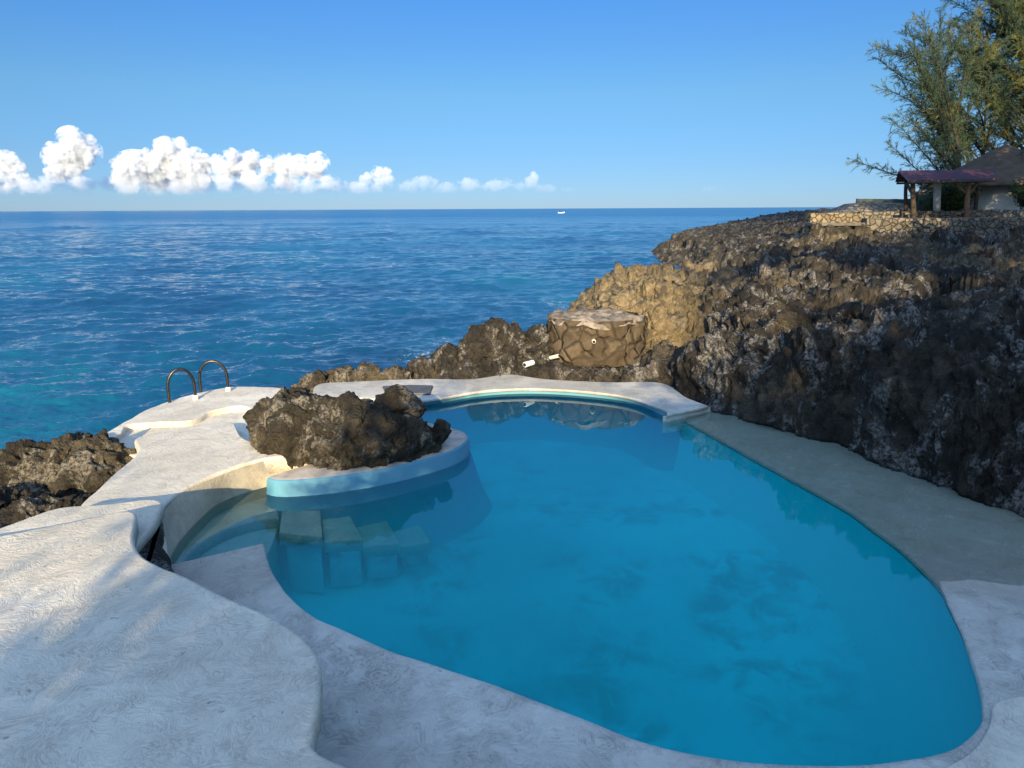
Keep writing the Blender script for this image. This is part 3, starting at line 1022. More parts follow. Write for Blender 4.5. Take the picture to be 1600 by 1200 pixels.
c = P(120, 775, -1.2)
lb = [((P(75, 735, -.1)[0], 9.6, -.22), (.5, .6, .62), 0), ((P(130, 735, -.1)[0], 9.6, -.17), (.6, .6, .62), .2), ((P(185, 730, -.1)[0], 9.5, -.17), (.42, .55, .62), 0), ((P(120, 735, -.1)[0], 9.0, -.7), (.9, .7, .6), 0)]
tag(blob_rock('shore_rock', lb, M_ROCK2, (P(120, 735, -.1)[0], 9.4, -1.2), 0.02, 0.6, 1.25, 3.0), 'rough brown rock between the open sea and the lit middle terrace', 'rock')
lb = [((P(20, 790, -.1)[0], 8.3, -.55), (.6, .6, .7), 0), ((P(80, 790, -.1)[0], 8.2, -.55), (.5, .5, .65), .2), ((P(-60, 790, -.1)[0], 8.0, -.5), (.6, .7, .7), 0), ((P(0, 800, -.1)[0], 7.6, -.8), (.9, .7, .65), 0), ((P(120, 790, -.1)[0], 8.5, -.7), (.45, .5, .6), 0)]
tag(blob_rock('shore_rock', lb, M_ROCK, (P(30, 790, -.1)[0], 8.1, -1.2), 0.02, 0.6, 1.25, 4.0), 'dark jagged rock at the left edge below the upper terrace', 'rock')


def ridge_rock(name, spec, mat, label, seed, amp=0.55, vox=0.024, fine=1.3):
    balls = []
    for px, ytop, y, w, d, zb in spec:
        y = y + 0.95
        top = Q(px, ytop, y)
        hz = max(0.18, (top[2] - zb))
        balls.append(((top[0], y, zb), (w, d, hz), 0.0))
    base = (balls[0][0][0], balls[0][0][1], min(b[0][2] for b in balls))
    return tag(blob_rock(name, balls, mat, base, vox, amp, fine, seed), label, 'rock')


ridge_rock('low_rock', [(495, 584, 14.2, .35, .4, -.3), (535, 580, 14.3, .45, .4, -.3), (575, 574, 14.3, .42, .4, -.3), (620, 580, 14.2, .45, .4, -.3)], M_ROCK2, 'low flat brown rock on the sea edge behind the large boulder', 5.0, 0.6)
ridge_rock('sloping_rock', [(660, 566, 14.5, .45, .5, -.4), (700, 540, 14.7, .5, .5, -.4), (735, 530, 14.8, .45, .5, -.3), (650, 580, 14.4, .6, .4, -.3)], M_ROCK, 'dark sloping rock left of the tall grey rock behind the pool', 6.0, 0.65)
ridge_rock('tall_grey_rock', [(770, 503, 14.9, .38, .5, -.2), (800, 512, 15.0, .4, .5, -.2), (840, 510, 15.0, .34, .5, -.2), (745, 520, 14.8, .35, .5, -.2), (800, 560, 14.5, .6, .45, -.1), (850, 560, 14.7, .5, .4, 0)], M_ROCK, 'tall grey rock with split top between the sea and the stone plinth', 7.0, 0.6)
ridge_rock('ledge_rock', [(840, 574, 14.2, .45, .40, 0), (895, 590, 14.1, .5, .36, 0), (945, 592, 14.0, .5, .36, 0), (985, 590, 14.0, .4, .36, 0), (1025, 580, 14.1, .35, .4, 0), (858, 572, 14.4, .3, .3, 0)], M_ROCK, 'long low rock ledge along the far coping under the stone plinth', 8.0, 0.3)

# stone plinth
pc = np.array([Q(930, 530, 16.3)[0], 16.3])
zb, zt_ = 0.2, Q(930, 500, 15.6)[2]
pr = 1.10
pl = thing('stone_plinth', 'short round stone masonry plinth with pale weathered top by the pool', 'plinth', (*pc, zb))
nseg, nz = 72, 16
V = []
for i in range(nseg):
    a = 2 * math.pi * i / nseg
    oct_ = 1.0 / max(math.cos(((a + .35) % (math.pi / 3.5)) - math.pi / 7), .9)
    for j in range(nz):
        zz = zb + (zt_ - zb) * j / (nz - 1)
        rr = pr * (0.96 + 0.07 * (oct_ - 1) * 5) * (1.02 - 0.03 * j / nz)
        V.append((pc[0] + rr * math.cos(a), pc[1] + rr * .85 * math.sin(a), zz))
V = np.array(V)
nn = V - np.array([*pc, 0])
nn[:, 2] = 0
nn /= np.linalg.norm(nn, axis=1, keepdims=True)
V = V + nn * (0.16 * ridged(V * 1.9, 4) + 0.12 * (pits(V * 3.6) - .5) + 0.04 * fbm(V * 7, 3))[:, None]
mesh('masonry', V, gridf(nseg, nz, True), M_PLINTH, pl)
V = []
nr = 20
for i in range(nseg):
    a = 2 * math.pi * i / nseg
    for j in range(nr):
        t = j / (nr - 1)
        rr = pr * (1.0 - t)
        zz = zt_ - 0.10 if j == 0 else zt_ + 0.0
        V.append((pc[0] + rr * 1.0 * math.cos(a), pc[1] + rr * .85 * math.sin(a), zz))
V = np.array(V)
V[:, 2] += 0.09 * fbm(V * 1.6, 4) + 0.07 * ridged(V * 5, 3) + .05 * (pits(V * 7) - .5)
V[:, :2] += 0.10 * fbm(V * 2.5 + 8, 4)[:, None]
mesh('cap', V, gridf(nseg, nr, True), M_CAP, pl)


def pipe_at(name, p0, p1, r, mat, label, cap_from=0):
    root = thing(name, label, 'pipe', p0)
    p0, p1 = np.array(p0), np.array(p1)
    MB().tube([p0, p0 + (p1 - p0) * .02, p1], [r * .96, r, r], 20, False).build('tube', mat, root, True)
    d = (p1 - p0) / np.linalg.norm(p1 - p0)
    mb = MB().tube([p0, p0 + d * .03], [r * .78, r * .78], 20, True)
    mb2 = MB().tube([p0 - d * .002, p0 + d * .004], [r * .97, r * .97], 20, True)
    mb2.build('rim', mat, root, True)
    mbh = MB().tube([p0 - d * .008, p0 + d * .001], [r * .68, r * .68], 20, True)  # solid black disc painted in for the shaded inside of the pipe
    mbh.build('bore_shade', M_HOLLOW_SHADE, root, True)
    return root


a = Q(820, 570, 14.62)
b = Q(832, 566.5, 14.85)
pipe_at('drain_pipe', a, b, 0.056, M_PVC, 'white plastic pipe end poking out of the rock above the far coping')
a = Q(873, 556, 15.1)
b = Q(860, 559, 15.25)
pipe_at('pipe_stub', a, b, 0.04, M_IVORY, 'ivory pipe stub on the rock left of the stone plinth')
a = Q(928, 534, 15.27)
pipe_at('wall_pipe', a, a + np.array([.02, .3, .0]), 0.045, M_IVORY, 'round ivory pipe mouth set in the front of the stone plinth')

# hatch cover on the far coping
hc = slab('hatch_cover', PL([(598, 603), (640, 601), (676, 602), (672, 614), (625, 615), (602, 610)], 0.175), M_HATCH, 0.04, 0.008, base=P(640, 610, .13), corner=(0, 1, 2, 3, 4, 5), wob=0.004)
tag(hc, 'flat dark grey hatch cover lying on the far coping behind the boulder', 'hatch cover')

# ladder
lad = thing('pool_ladder', 'steel sea ladder with two arched handrails on the landing edge', 'ladder', P(310, 620, ZL))
for (ax, ay), (bx, by) in (((306, 624), (265, 629)), ((357, 611), (314, 613))):
    A, B = P(ax, ay, ZL), P(bx, by, ZL)
    d = B - A
    pts = []
    hgt = 0.56
    Ln = np.linalg.norm(d)
    for t in np.linspace(0, 1, 6)[:-1]:
        pts.append(A + d * 0.0 + np.array([0, 0, hgt * 0.45 * t]))
    for w in np.linspace(0, math.pi, 17):
        pts.append(A + d * (0.5 - 0.5 * math.cos(w)) + np.array([0, 0, hgt * 0.45 + hgt * 0.55 * math.sin(w)]))
    pts.append(B + np.array([0, 0, -0.1]))
    pts.append(B + np.array([0, 0, -1.5]))
    h = MB().tube(pts, 0.024, 14).build('handrail', M_STEEL, lad, True)
    MB().tube([A, A + [0, 0, .07], A + [0, 0, .075]], [0.05, 0.042, 0.03], 16).build('socket', M_PVC, h, True)
B1, B2 = P(265, 629, ZL), P(314, 613, ZL)
for dz in (-0.35, -0.65, -0.95, -1.25):
    MB().tube([B1 + [0, 0, dz], (B1 + B2) / 2 + [0, 0, dz], B2 + [0, 0, dz]], 0.02, 10).build('rung', M_STEEL, lad, True)

# ------------------------------------------------------------------ far right: garden, walls, pavilion, hut
YW = 43.0


def wall_box(name, x0, x1, ytop, ybot, y, depth, mat, label, cat='wall', ytop2=None, drop=0.6):
    a, b = Q(x0, ybot, y), Q(x1, ybot, y)
    n = max(8, int((b[0] - a[0]) / .25))
    V, nz = [], 6
    xs = np.linspace(a[0], b[0], n)
    zt0, zt1 = Q(x0, ytop, y)[2], Q(x1, ytop if ytop2 is None else ytop2, y)[2]
    zb_ = min(a[2], b[2]) - drop
    for i, x in enumerate(xs):
        top = zt0 + (zt1 - zt0) * i / (n - 1)
        prof = [(y, zb_)] + [(y, zb_ + (top - zb_) * k / nz) for k in range(1, nz)] + [(y + .02, top - .03), (y + .06, top), (y + depth, top), (y + depth, zb_)]
        for (py, pz) in prof:
            V.append((x, py, pz))
    V = np.array(V)
    m_ = len(prof)
    V += np.stack([0.0 * V[:, 0], 0.05 * fbm(V * 1.9, 3), 0.05 * fbm(V * 1.3 + 9, 3) * (V[:, 2] > zb_ + .1)], 1)
    F = gridf(n, m_).tolist()
    F += [tuple(range(m_)), tuple((n - 1) * m_ + k for k in range(m_ - 1, -1, -1))]
    o = mesh(name, V, F, mat, None, False, ((a[0] + b[0]) / 2, y, zb_))
    return tag(o, label, cat)


wall_box('stone_wall', 1353, 1720, 341, 364, YW, .7, M_STONE, 'long pale flagstone retaining wall below the pavilion', ytop2=340)
wall_box('stone_wall', 1344, 1720, 331, 344, YW + 2.2, .5, M_STONE, 'upper darker flagstone parapet right behind the pavilion posts', ytop2=326)
wall_box('stone_wall', 1266, 1345, 333, 346, YW - .6, .8, M_STONE_LIT, 'short sunlit yellow flagstone wall at the shore end')
wall_box('concrete_ledge', 1270, 1352, 348, 352, YW - 1.6, 1.2, M_CONC, 'flat grey concrete ledge jutting out under the sunlit stone wall', 'ledge', drop=.02)
ridge_rock('streaked_rock', [(1278, 350, 40.4, .7, .5, .9), (1298, 353, 40.3, .8, .5, .9), (1320, 352, 40.4, .8, .5, .9), (1345, 351, 40.6, .7, .6, .9), (1310, 362, 39.9, 1.3, .5, .9)], M_ROCK2, 'rough rock with pale streaks under the flat concrete ledge', 12.0, .5, .06, 1.2)
# lower terrace between the two walls
gl = [Q(1353, 342, YW + .3), Q(1720, 341, YW + .3), Q(1720, 340, YW + 2.4), Q(1344, 341, YW + 2.4)]
zg = gl[0][2] - .05
tag(mesh('garden_terrace', np.array([(p[0], p[1], zg) for p in gl]), [(0, 1, 2, 3)], M_GARDEN, None, False), kind='structure')
zg2 = Q(1420, 334, YW + 2.6)[2]
gx, gy = np.meshgrid(np.linspace(20.5, 75, 40), np.linspace(YW + 2.5, 120, 40), indexing='ij')
gz = zg2 + 0.15 * fbm(np.stack([gx.ravel() * .2, gy.ravel() * .2, 0 * gx.ravel()], 1), 3)
tag(mesh('garden_ground', np.stack([gx.ravel() + np.maximum(0, gy.ravel() - 50) * .42, gy.ravel(), gz], 1), gridf(40, 40), M_GARDEN), kind='structure')
# grey mound of rubble paving
mo = [Q(px, py, 49.0) for px, py in ((1300, 336), (1313, 331), (1326, 324), (1340, 318.5), (1356, 317), (1380, 316.5), (1408, 317), (1420, 330))]
V = []
for j, (dy, f) in enumerate(((-2.2, 0.0), (-1.5, .6), (-.7, .9), (0, 1.0), (2.0, 1.0), (3.5, 0.0))):
    for p in mo:
        zb_ = mo[0][2] - .8
        V.append((p[0], p[1] + dy, zb_ + (p[2] - zb_) * f))
V = np.array(V)
V[:, 2] += .06 * fbm(V * 1.5, 3)
tag(mesh('rubble_mound', V, gridf(6, len(mo)), m_stones('rubble', (0.16, 0.14, 0.11), (0.27, 0.24, 0.19), (.07, .06, .05), 3.5), None, True, (mo[3][0], 49, mo[0][2] - .8)), 'low grey rubble paved mound sloping down to the sea beside the pavilion', 'mound')
wall_box('board_fence', 1338, 1436, 310.5, 319, 54, .15, M_FENCE, 'long low dark board fence above the grey mound', 'fence')
wall_box('board_fence', 1434, 1472, 305, 330, 50, .15, M_FENCE, 'taller dark board fence under the pavilion roof beside the white column', 'fence')

# pavilion
PY0, PY1 = 44.0, 47.2
pv = thing('pavilion', 'open timber pavilion with purple red metal roof on the stone terrace', 'pavilion', Q(1475, 338, 45.5))
r0, r1 = Q(1404, 266.5, 45.6), Q(1553, 264.5, 45.6)
e0, e1 = Q(1419, 281.5, 43.5), Q(1558, 278.5, 43.5)
k0, k1 = Q(1399, 283, 47.3), Q(1541, 280, 47.3)
V = [r0, r1, e1, e0, k0, k1]
dz = np.array([0, 0, -.07])
V = np.array(V + [v + dz for v in V])
roof = mesh('roof', V, [(0, 3, 2, 1), (0, 1, 5, 4), (6, 7, 8, 9), (6, 10, 11, 7), (0, 6, 9, 3), (3, 9, 8, 2), (1, 2, 8, 7), (0, 4, 10, 6), (4, 5, 11, 10), (1, 7, 11, 5)], M_ROOF, pv, False)
mb = MB()
for a_, b_ in ((e0, e1), (k0, k1), (r0, r1)):
    mb.tube([a_ + [0.1, 0, -.14], b_ + [-.1, 0, -.14]], .06, 8)
for t in np.linspace(0.03, .97, 7):
    rr_ = r0 + (r1 - r0) * t
    for e_, f_ in ((e0, e1), (k0, k1)):
        mb.tube([rr_ + [0, 0, -.12], e_ + (f_ - e_) * t + [0, 0, -.12]], .04, 6)
mb.build('rafters', M_POLE_D, pv, True)


def post(px, pyt, pyb, y, r, mat, lean=0.0, braces=()):
    t_, b_ = Q(px, pyt, y), Q(px, pyb, y)
    t_ = t_ + [lean, 0, 0]
    b_ = b_ - [0, 0, .25]
    pts = [b_ + (t_ - b_) * s + np.array([.03 * math.sin(5 * s + px), .02 * math.cos(4 * s + px), 0]) for s in np.linspace(0, 1, 9)]
    o = MB().tube(pts, np.linspace(r * 1.2, r, 9), 10).build('post', mat, pv, True)
    for dx, dz_ in braces:
        a_ = b_ + (t_ - b_) * .62
        MB().tube([a_, a_ + np.array([dx * .5, 0, dz_ * .5]) + [0, 0, -.04], a_ + np.array([dx, 0, dz_])], r * .62, 8).build('brace', mat, o, True)


post(1415, 282, 331, PY1, .10, M_POLE_D, .05)
post(1427, 281, 338, PY0, .13, M_POLE_D, .0, ((1.1, .75), (-.45, .7), (.9, .25)))
post(1511, 280, 339, PY0, .13, M_POLE, .1, ((.55, .85), (-.95, .85)))
post(1525, 280, 334, PY1, .11, M_POLE_D, .1, ((-.6, .6),))
cl = MB().tube([Q(1464, 328, 46) - [0, 0, .2], Q(1465, 283, 46)], [.2, .2], 24).build('column', M_COLUMN, pv, True)
cl['label'] = 'white painted column'
bn = thing('bench', 'small wooden bench beside the right front pavilion post', 'bench', Q(1499, 339, 44.2))
s0 = Q(1499, 332, 44.2)
MB().box(s0, (.75, .35, .06)).build('seat', M_POLE, bn)
for dx in (-.28, .28):
    MB().box(s0 + [dx, 0, -.25], (.07, .3, .44)).build('leg', M_POLE, bn)
bn = thing('bench', 'low dark plank bench beside the left pavilion posts', 'bench', Q(1418, 338, 44.4))
s0 = Q(1418, 331.5, 44.4)
MB().box(s0, (.9, .35, .06)).build('seat', M_POLE_D, bn)
for dx in (-.36, .36):
    MB().box(s0 + [dx, 0, -.25], (.07, .3, .44)).build('leg', M_POLE_D, bn)

# hut
HY = 52.0
hc_ = Q(1562, 300, HY)
ap = Q(1562, 226, HY)
ev_z = Q(1562, 287, HY - 4)[2]
hut = thing('round_hut', 'round hut with dark thatched cone roof and pale wall among the trees', 'hut', (hc_[0], HY, zg2))
nseg = 64
prof = [(0.02, ap[2]), (.35, ap[2] - .12), (1.0, ap[2] - .45), (2.0, ap[2] - 1.05), (3.0, ap[2] - 1.62), (4.0, ap[2] - 2.15), (4.9, ev_z), (4.85, ev_z - .18), (4.3, ev_z - .02), (.1, ap[2] - .6)]
V = []
for i in range(nseg):
    a = 2 * math.pi * i / nseg
    for rr, zz in prof:
        V.append((hc_[0] + rr * math.cos(a), HY + rr * math.sin(a), zz))
V = np.array(V)
V[:, 2] += .05 * fbm(V * 2.5, 3)
mesh('thatch_roof', V, gridf(nseg, len(prof), True), M_THATCH, hut)
V = []
for i in range(nseg):
    a = 2 * math.pi * i / nseg
    for rr, zz in ((3.7, zg2 - .5), (3.7, ev_z + .3), (3.5, ev_z + .3), (3.5, zg2 - .5)):
        V.append((hc_[0] + rr * math.cos(a), HY + rr * math.sin(a), zz))
mesh('wall', np.array(V), gridf(nseg, 4, True), M_HUTWALL, hut)
for ang in (-100, -62):
    a = R(ang)
    c_ = np.array([hc_[0] + 3.71 * math.cos(a), HY + 3.71 * math.sin(a), ev_z - .75])
    w_ = MB().box(c_, (.9, .08, .9), a + math.pi / 2).build('window', M_FENCE, hut)
    MB().box(c_ + [0, -.05, -.5], (1.1, .12, .08), a + math.pi / 2).build('sill', M_HUTWALL, w_)


# ------------------------------------------------------------------ trees
def strips(name, A, D, length, width, mat, parent):
    """needle-thin leaves: one narrow quad each, roots A, directions D"""
    n = len(A)
    D = D / (np.linalg.norm(D, axis=1, keepdims=True) + 1e-9)
    S = np.cross(D, rng.normal(size=(n, 3)))
    S /= np.linalg.norm(S, axis=1, keepdims=True) + 1e-9
    Lh = length[:, None]
    B = A + D * Lh + np.array([0, 0, -1.0]) * (Lh ** 2) * .35
    W = width * S
    V = np.stack([A - W, A + W, B + W * .5, B - W * .5], 1).reshape(-1, 3)
    return mesh(name, V, np.arange(4 * n).reshape(n, 4), mat, parent, False)


def bend(start, d, length, n, up, droop, r):
    pts = [np.array(start, float)]
    d = np.array(d, float)
    d /= np.linalg.norm(d)
    for i in range(n):
        t = i / n
        d = d + np.array([0, 0, up * (1 - t) - droop * t]) * (1.0 / n) + r.normal(size=3) * .05
        d /= np.linalg.norm(d)
        pts.append(pts[-1] + d * length / n)
    return np.array(pts)


def casuarina(base, height, lean, seed, label, nbr=34, spread=5.0, yellow=0.3, az=None, dens=1.0, low=.12, trunk_r=.16, elev=(25, 60)):
    r = np.random.default_rng(seed)
    root = thing('casuarina_tree', label, 'tree', base, None)
    tp = bend(base, (lean[0], lean[1], 1.0), height, 14, .15, 0, r)
    tm = MB().tube(tp, np.linspace(trunk_r, .02, len(tp)), 10)
    A, D, LN = [], [], []
    for b in range(nbr):
        t = low + (0.97 - low) * (b + r.uniform(0, 1)) / nbr
        f = t * (len(tp) - 1)
        i = min(int(f), len(tp) - 2)
        s = tp[i] + (tp[i + 1] - tp[i]) * (f - i)
        a = r.uniform(0, 2 * math.pi) if az is None or r.uniform() < .25 else R(az[0]) + R(az[1]) * r.normal()
        el = R(r.uniform(*elev)) * (0.75 + .4 * t)
        ln = spread * (1.06 - .55 * t) * r.uniform(.65, 1.15)
        d = (math.cos(a) * math.cos(el), math.sin(a) * math.cos(el), math.sin(el))
        bp = bend(s, d, ln, 12, .35, .25, r)
        tm.tube(bp, np.linspace(.05 * ln / 5 + .012, .008, len(bp)), 5, False)
        nt = int(ln * 8.2 * dens)
        for k in range(nt):
            u = .16 + .84 * (k + r.uniform()) / nt
            f = u * (len(bp) - 1)
            j = min(int(f), len(bp) - 2)
            q = bp[j] + (bp[j + 1] - bp[j]) * (f - j)
            bd = bp[j + 1] - bp[j]
            bd /= np.linalg.norm(bd)
            td = bd * .75 + r.normal(size=3) * .62 + np.array([0, 0, .12])
            tl = r.uniform(.4, 1.15) * (1.15 - .6 * u) * (spread / 5) ** .45
            tw = bend(q, td, tl, 4, .0, .45, r)
            if r.uniform() < .5:
                tm.tube(tw, np.linspace(.010, .004, 5), 3, False)
            nn_ = int(26 * tl + 8)
            uu = r.uniform(0.1, 1, nn_) * 4
            jj = np.minimum(uu.astype(int), 3)
            q0_ = tw[jj] + (tw[jj + 1] - tw[jj]) * (uu - jj)[:, None]
            dd = (tw[jj + 1] - tw[jj])
            dd /= np.linalg.norm(dd, axis=1, keepdims=True)
            A.append(q0_)
            D.append(dd * .9 + r.normal(size=(nn_, 3)) * .42)
            LN.append(r.uniform(.12, .32, nn_))
    tm.build('trunk', M_BARK, root, True)
    A, D, LN = np.concatenate(A), np.concatenate(D), np.concatenate(LN)
    cl_ = fbm(A * .55 + seed, 2)
    isy = cl_ > np.quantile(cl_, 1 - yellow)  # noise picks the clumps that get the painted sunlit colour
    strips('crown', A[~isy], D[~isy], LN[~isy], .011, M_NEEDLE, root)
    if isy.any():
        o = strips('crown', A[isy], D[isy], LN[isy], .011, M_NEEDLE_LIT, root)
        o['label'] = 'golden green sprays, sunlight in their colour'
    return root


def gbase(px, y):
    p = Q(px, 330, y)
    return (p[0], y, zg2 - .2)


casuarina(gbase(1502, 57), 12.0, (-.10, 0), 11, 'feathery casuarina tree spreading left over the pavilion, the leftmost of the group', 40, 9.0, .12, (172, 36), 1.15, .05, .17, (12, 68))
casuarina(gbase(1528, 60), 14.0, (-.02, 0), 12, 'upright feathery casuarina tree with bare slender trunk behind the hut roof', 36, 7.5, .12, (174, 50), 1.1, .15, .16, (22, 70))
casuarina(gbase(1572, 62), 18.0, (-.03, 0), 13, 'tall casuarina tree rising out of the picture above the hut', 50, 10.5, .18, (176, 44), 1.1, .15, .18, (25, 70))
casuarina(gbase(1650, 58), 18.0, (-.06, 0), 14, 'tallest casuarina tree at the right edge with sunlit golden green sprays', 56, 12.0, .4, (174, 28), 1.05, .2, .2, (28, 68))
casuarina(gbase(1690, 62), 16, (-.04, 0), 15, 'dense dark casuarina tree partly cut by the right edge of the picture', 34, 8.0, .1, (180, 60), 1.1, .15)


def shrub(base, rad, n, seed, label, name='shrub', leaf=.16):
    r = np.random.default_rng(seed)
    root = thing(name, label, 'shrub', base)
    base = np.array(base)
    st = MB()
    A, D = [], []
    for k in range(22):
        d = np.array([r.normal() * rad[0] * .5, r.normal() * rad[1] * .5, r.uniform(.4, 1.0) * rad[2]])
        p_ = bend(base, d, np.linalg.norm(d), 6, 0, .1, r)
        st.tube(p_, np.linspace(.03, .006, 7), 5, False)
        m_ = n // 22
        c_ = p_[-1] + r.normal(size=(m_, 3)) * np.array(rad) * .16
        c2 = p_[r.integers(2, 7, m_)] + r.normal(size=(m_, 3)) * np.array(rad) * .12
        pick = r.uniform(size=m_) < .5
        A.append(np.where(pick[:, None], c_, c2))
        D.append(r.normal(size=(m_, 3)) + [0, 0, .3])
    st.build('stems', M_BARK, root, True)
    A, D = np.concatenate(A), np.concatenate(D)
    A[:, 2] = np.maximum(A[:, 2], base[2] + .05)
    strips('foliage', A, D, r.uniform(leaf * .6, leaf * 1.3, len(A)), leaf * .22, M_SHRUB, root)
    return root


p_ = Q(1490, 328, 49)
shrub((p_[0], 49, zg2), (1.6, 1.2, 1.7), 6000, 21, 'dark green shrub behind the white pavilion column')
p_ = Q(1450, 328, 52)
shrub((p_[0], 52, zg2), (1.3, 1.2, 1.2), 4000, 22, 'low dark shrub beside the board fence under the pavilion')
p_ = Q(1618, 330, 46.5)
shrub((p_[0], 46.5, zg2), (1.0, 1.0, 1.4), 4000, 23, 'dark bush at the right edge in front of the pale hut wall')


# ------------------------------------------------------------------ boats
def boat(px, py, y, length, mat, label, canopy=False):
    w0 = P(px, py, SEA_Z)
    root = thing('motor_boat', label, 'boat', w0)
    n, V = 24, []
    half = length / 2
    for i in range(n):
        t = i / (n - 1)
        x = -half + length * t
        wd = 1.05 * (1 - max(0, (t - .45) / .55) ** 2.2) + .02
        sheer = .75 + .75 * max(0, (t - .35) / .65) ** 1.6 + (.1 if t < .06 else 0)
        keel = -.25 + .75 * max(0, (t - .6) / .4) ** 2
        for dy, dz_ in ((-wd, sheer), (-wd * .92, sheer * .45), (-wd * .6, keel + .15), (0, keel), (wd * .6, keel + .15), (wd * .92, sheer * .45), (wd, sheer), (wd * .85, sheer - .04), (wd * .8, .3), (-wd * .8, .3), (-wd * .85, sheer - .04)):
            V.append((w0[0] + x, w0[1] + dy, w0[2] + dz_ + .12 * t))
    k_ = 11
    F = [(i * k_ + j, i * k_ + (j + 1) % k_, (i + 1) * k_ + (j + 1) % k_, (i + 1) * k_ + j) for i in range(n - 1) for j in range(k_)]
    F += [tuple(range(k_ - 1, -1, -1)), tuple((n - 1) * k_ + j for j in range(k_))]
    mesh('hull', V, F, mat, root)
    c_ = w0 + [-half - .1, 0, .85]
    MB().box(c_, (.4, .35, .7)).box(c_ + [-.05, 0, -.6], (.18, .12, .9)).build('outboard_motor', M_MOTOR if not canopy else M_BOATRED, root)
    if canopy:
        cp = MB().box(w0 + [0, 0, 2.0], (length * .45, 1.7, .08)).build('canopy', M_BOATRED, root)
        for dx in (-1, 1):
            for dy in (-.75, .75):
                MB().tube([w0 + [dx * length * .2, dy, .5], w0 + [dx * length * .2, dy, 1.98]], .04, 6).build('post', M_BOAT, cp)
    else:
        MB().box(w0 + [.4, 0, 1.0], (.9, .9, .7)).build('console', M_MOTOR, root)
        MB().box(w0 + [-half + .5, 0, 1.0], (.25, 1.8, .6)).build('stern_seat', M_BOAT, root)


boat(877, 333.4, 600, 6.6, M_BOAT, 'small white motor boat with raised bow far out on the open sea')
boat(1308, 325.5, 700, 9.5, M_BOATRED, 'small reddish boat with canopy moored beyond the rubble mound', True)


# ------------------------------------------------------------------ clouds
def cloud(puffs, y, label, seed, dens=1.0, erode=1.0, flat=303, wide=1.0, grow=1.08):
    """cumulus: lobes (pixel centre, pixel radius) at a real distance; the mesh holds a vapour volume eroded by noise"""
    r = np.random.default_rng(seed)
    sc = y / FPX
    V, bm = [], bmesh.new()
    zb_ = Q(800, flat, y)[2]
    for px, py, pr_ in puffs:
        pr_ = pr_ * grow
        c_ = Q(px, py, y) + np.array([0, r.normal() * pr_ * sc * .5, 0])
        V.append((c_, pr_ * sc))
        bmesh.ops.create_icosphere(bm, subdivisions=3, radius=pr_ * sc * 1.25, matrix=Matrix.Translation(tuple(c_)) @ Matrix.Diagonal((wide, 1, 1, 1)))
    me = bpy.data.meshes.new('tmp')
    bm.to_mesh(me)
    bm.free()
    o = bpy.data.objects.new('tmp', me)
    COL.objects.link(o)
    md = o.modifiers.new('r', 'REMESH')
    md.mode = 'VOXEL'
    md.voxel_size = 3.0 * sc
    ev = bpy.data.meshes.new_from_object(o.evaluated_get(bpy.context.evaluated_depsgraph_get()))
    bpy.data.objects.remove(o)
    c0 = np.mean([v[0] for v in V], axis=0)
    n = len(ev.vertices)
    co = np.empty(n * 3, np.float32)
    ev.vertices.foreach_get('co', co)
    co = co.reshape(-1, 3)
    co[:, 2] = np.maximum(co[:, 2], zb_ - 3 * sc)
    ev.vertices.foreach_set('co', (co - c0).astype(np.float32).ravel())
    ev.update()
    ev.name = 'cloud'
    g = G('cloud_vapour')
    shape = None
    for c_, rad in V:
        q = g.n('VectorMath', 0, {'operation': 'SUBTRACT'}, i0=g.pos, i1=tuple(c_))
        if wide != 1.0:
            q = g.n('VectorMath', 0, {'operation': 'MULTIPLY'}, i0=q, i1=(1 / wide, 1, 1))
        d = g.n('VectorMath', 1, {'operation': 'LENGTH'}, i0=q)
        s_ = g.math('MULTIPLY_ADD', d, -1.0 / rad, 1.0)
        shape = s_ if shape is None else g.math('SMOOTH_MAX', shape, s_, 0.25)
    f = 1.0 / sc
    n1 = g.math('ADD', g.math('MULTIPLY', g.noise(0.055 * f, 7, 0.6), 0.75), g.math('MULTIPLY', g.noise(0.18 * f, 5, 0.55), 0.25))
    sep = g.n('SeparateXYZ', 2, Vector=g.pos)
    base = g.n('MapRange', 0, i0=sep, i1=zb_ - 2 * sc, i2=zb_ + 4 * sc)
    h = g.n('MapRange', 0, i0=sep, i1=zb_, i2=zb_ + 42 * sc)
    e = g.math('ADD', shape, g.math('MULTIPLY', g.math('SUBTRACT', n1, 0.5), erode * 5.0))
    dn = g.n('MapRange', 0, i0=e, i1=0.02, i2=0.40)
    dn = g.math('MULTIPLY', g.math('MULTIPLY', dn, base), g.math('MULTIPLY_ADD', g.math('POWER', h, 1.5), 0.98, 0.03))
    vs = g.n('VolumePrincipled', 0, Color=(0.90, 0.935, 0.99), Density=g.math('MULTIPLY', dn, 0.22 * dens / sc), Anisotropy=0.0)
    m = g.done(None, vs)

    m.volume_intersection_method = m.volume_intersection_method
    if hasattr(m, 'cycles') and hasattr(m.cycles, 'volume_step_rate'):
        m.cycles.volume_step_rate = 0.35
    o = link('cloud', ev, m, None, True, tuple(c0))
    tag(o, label, 'cloud')


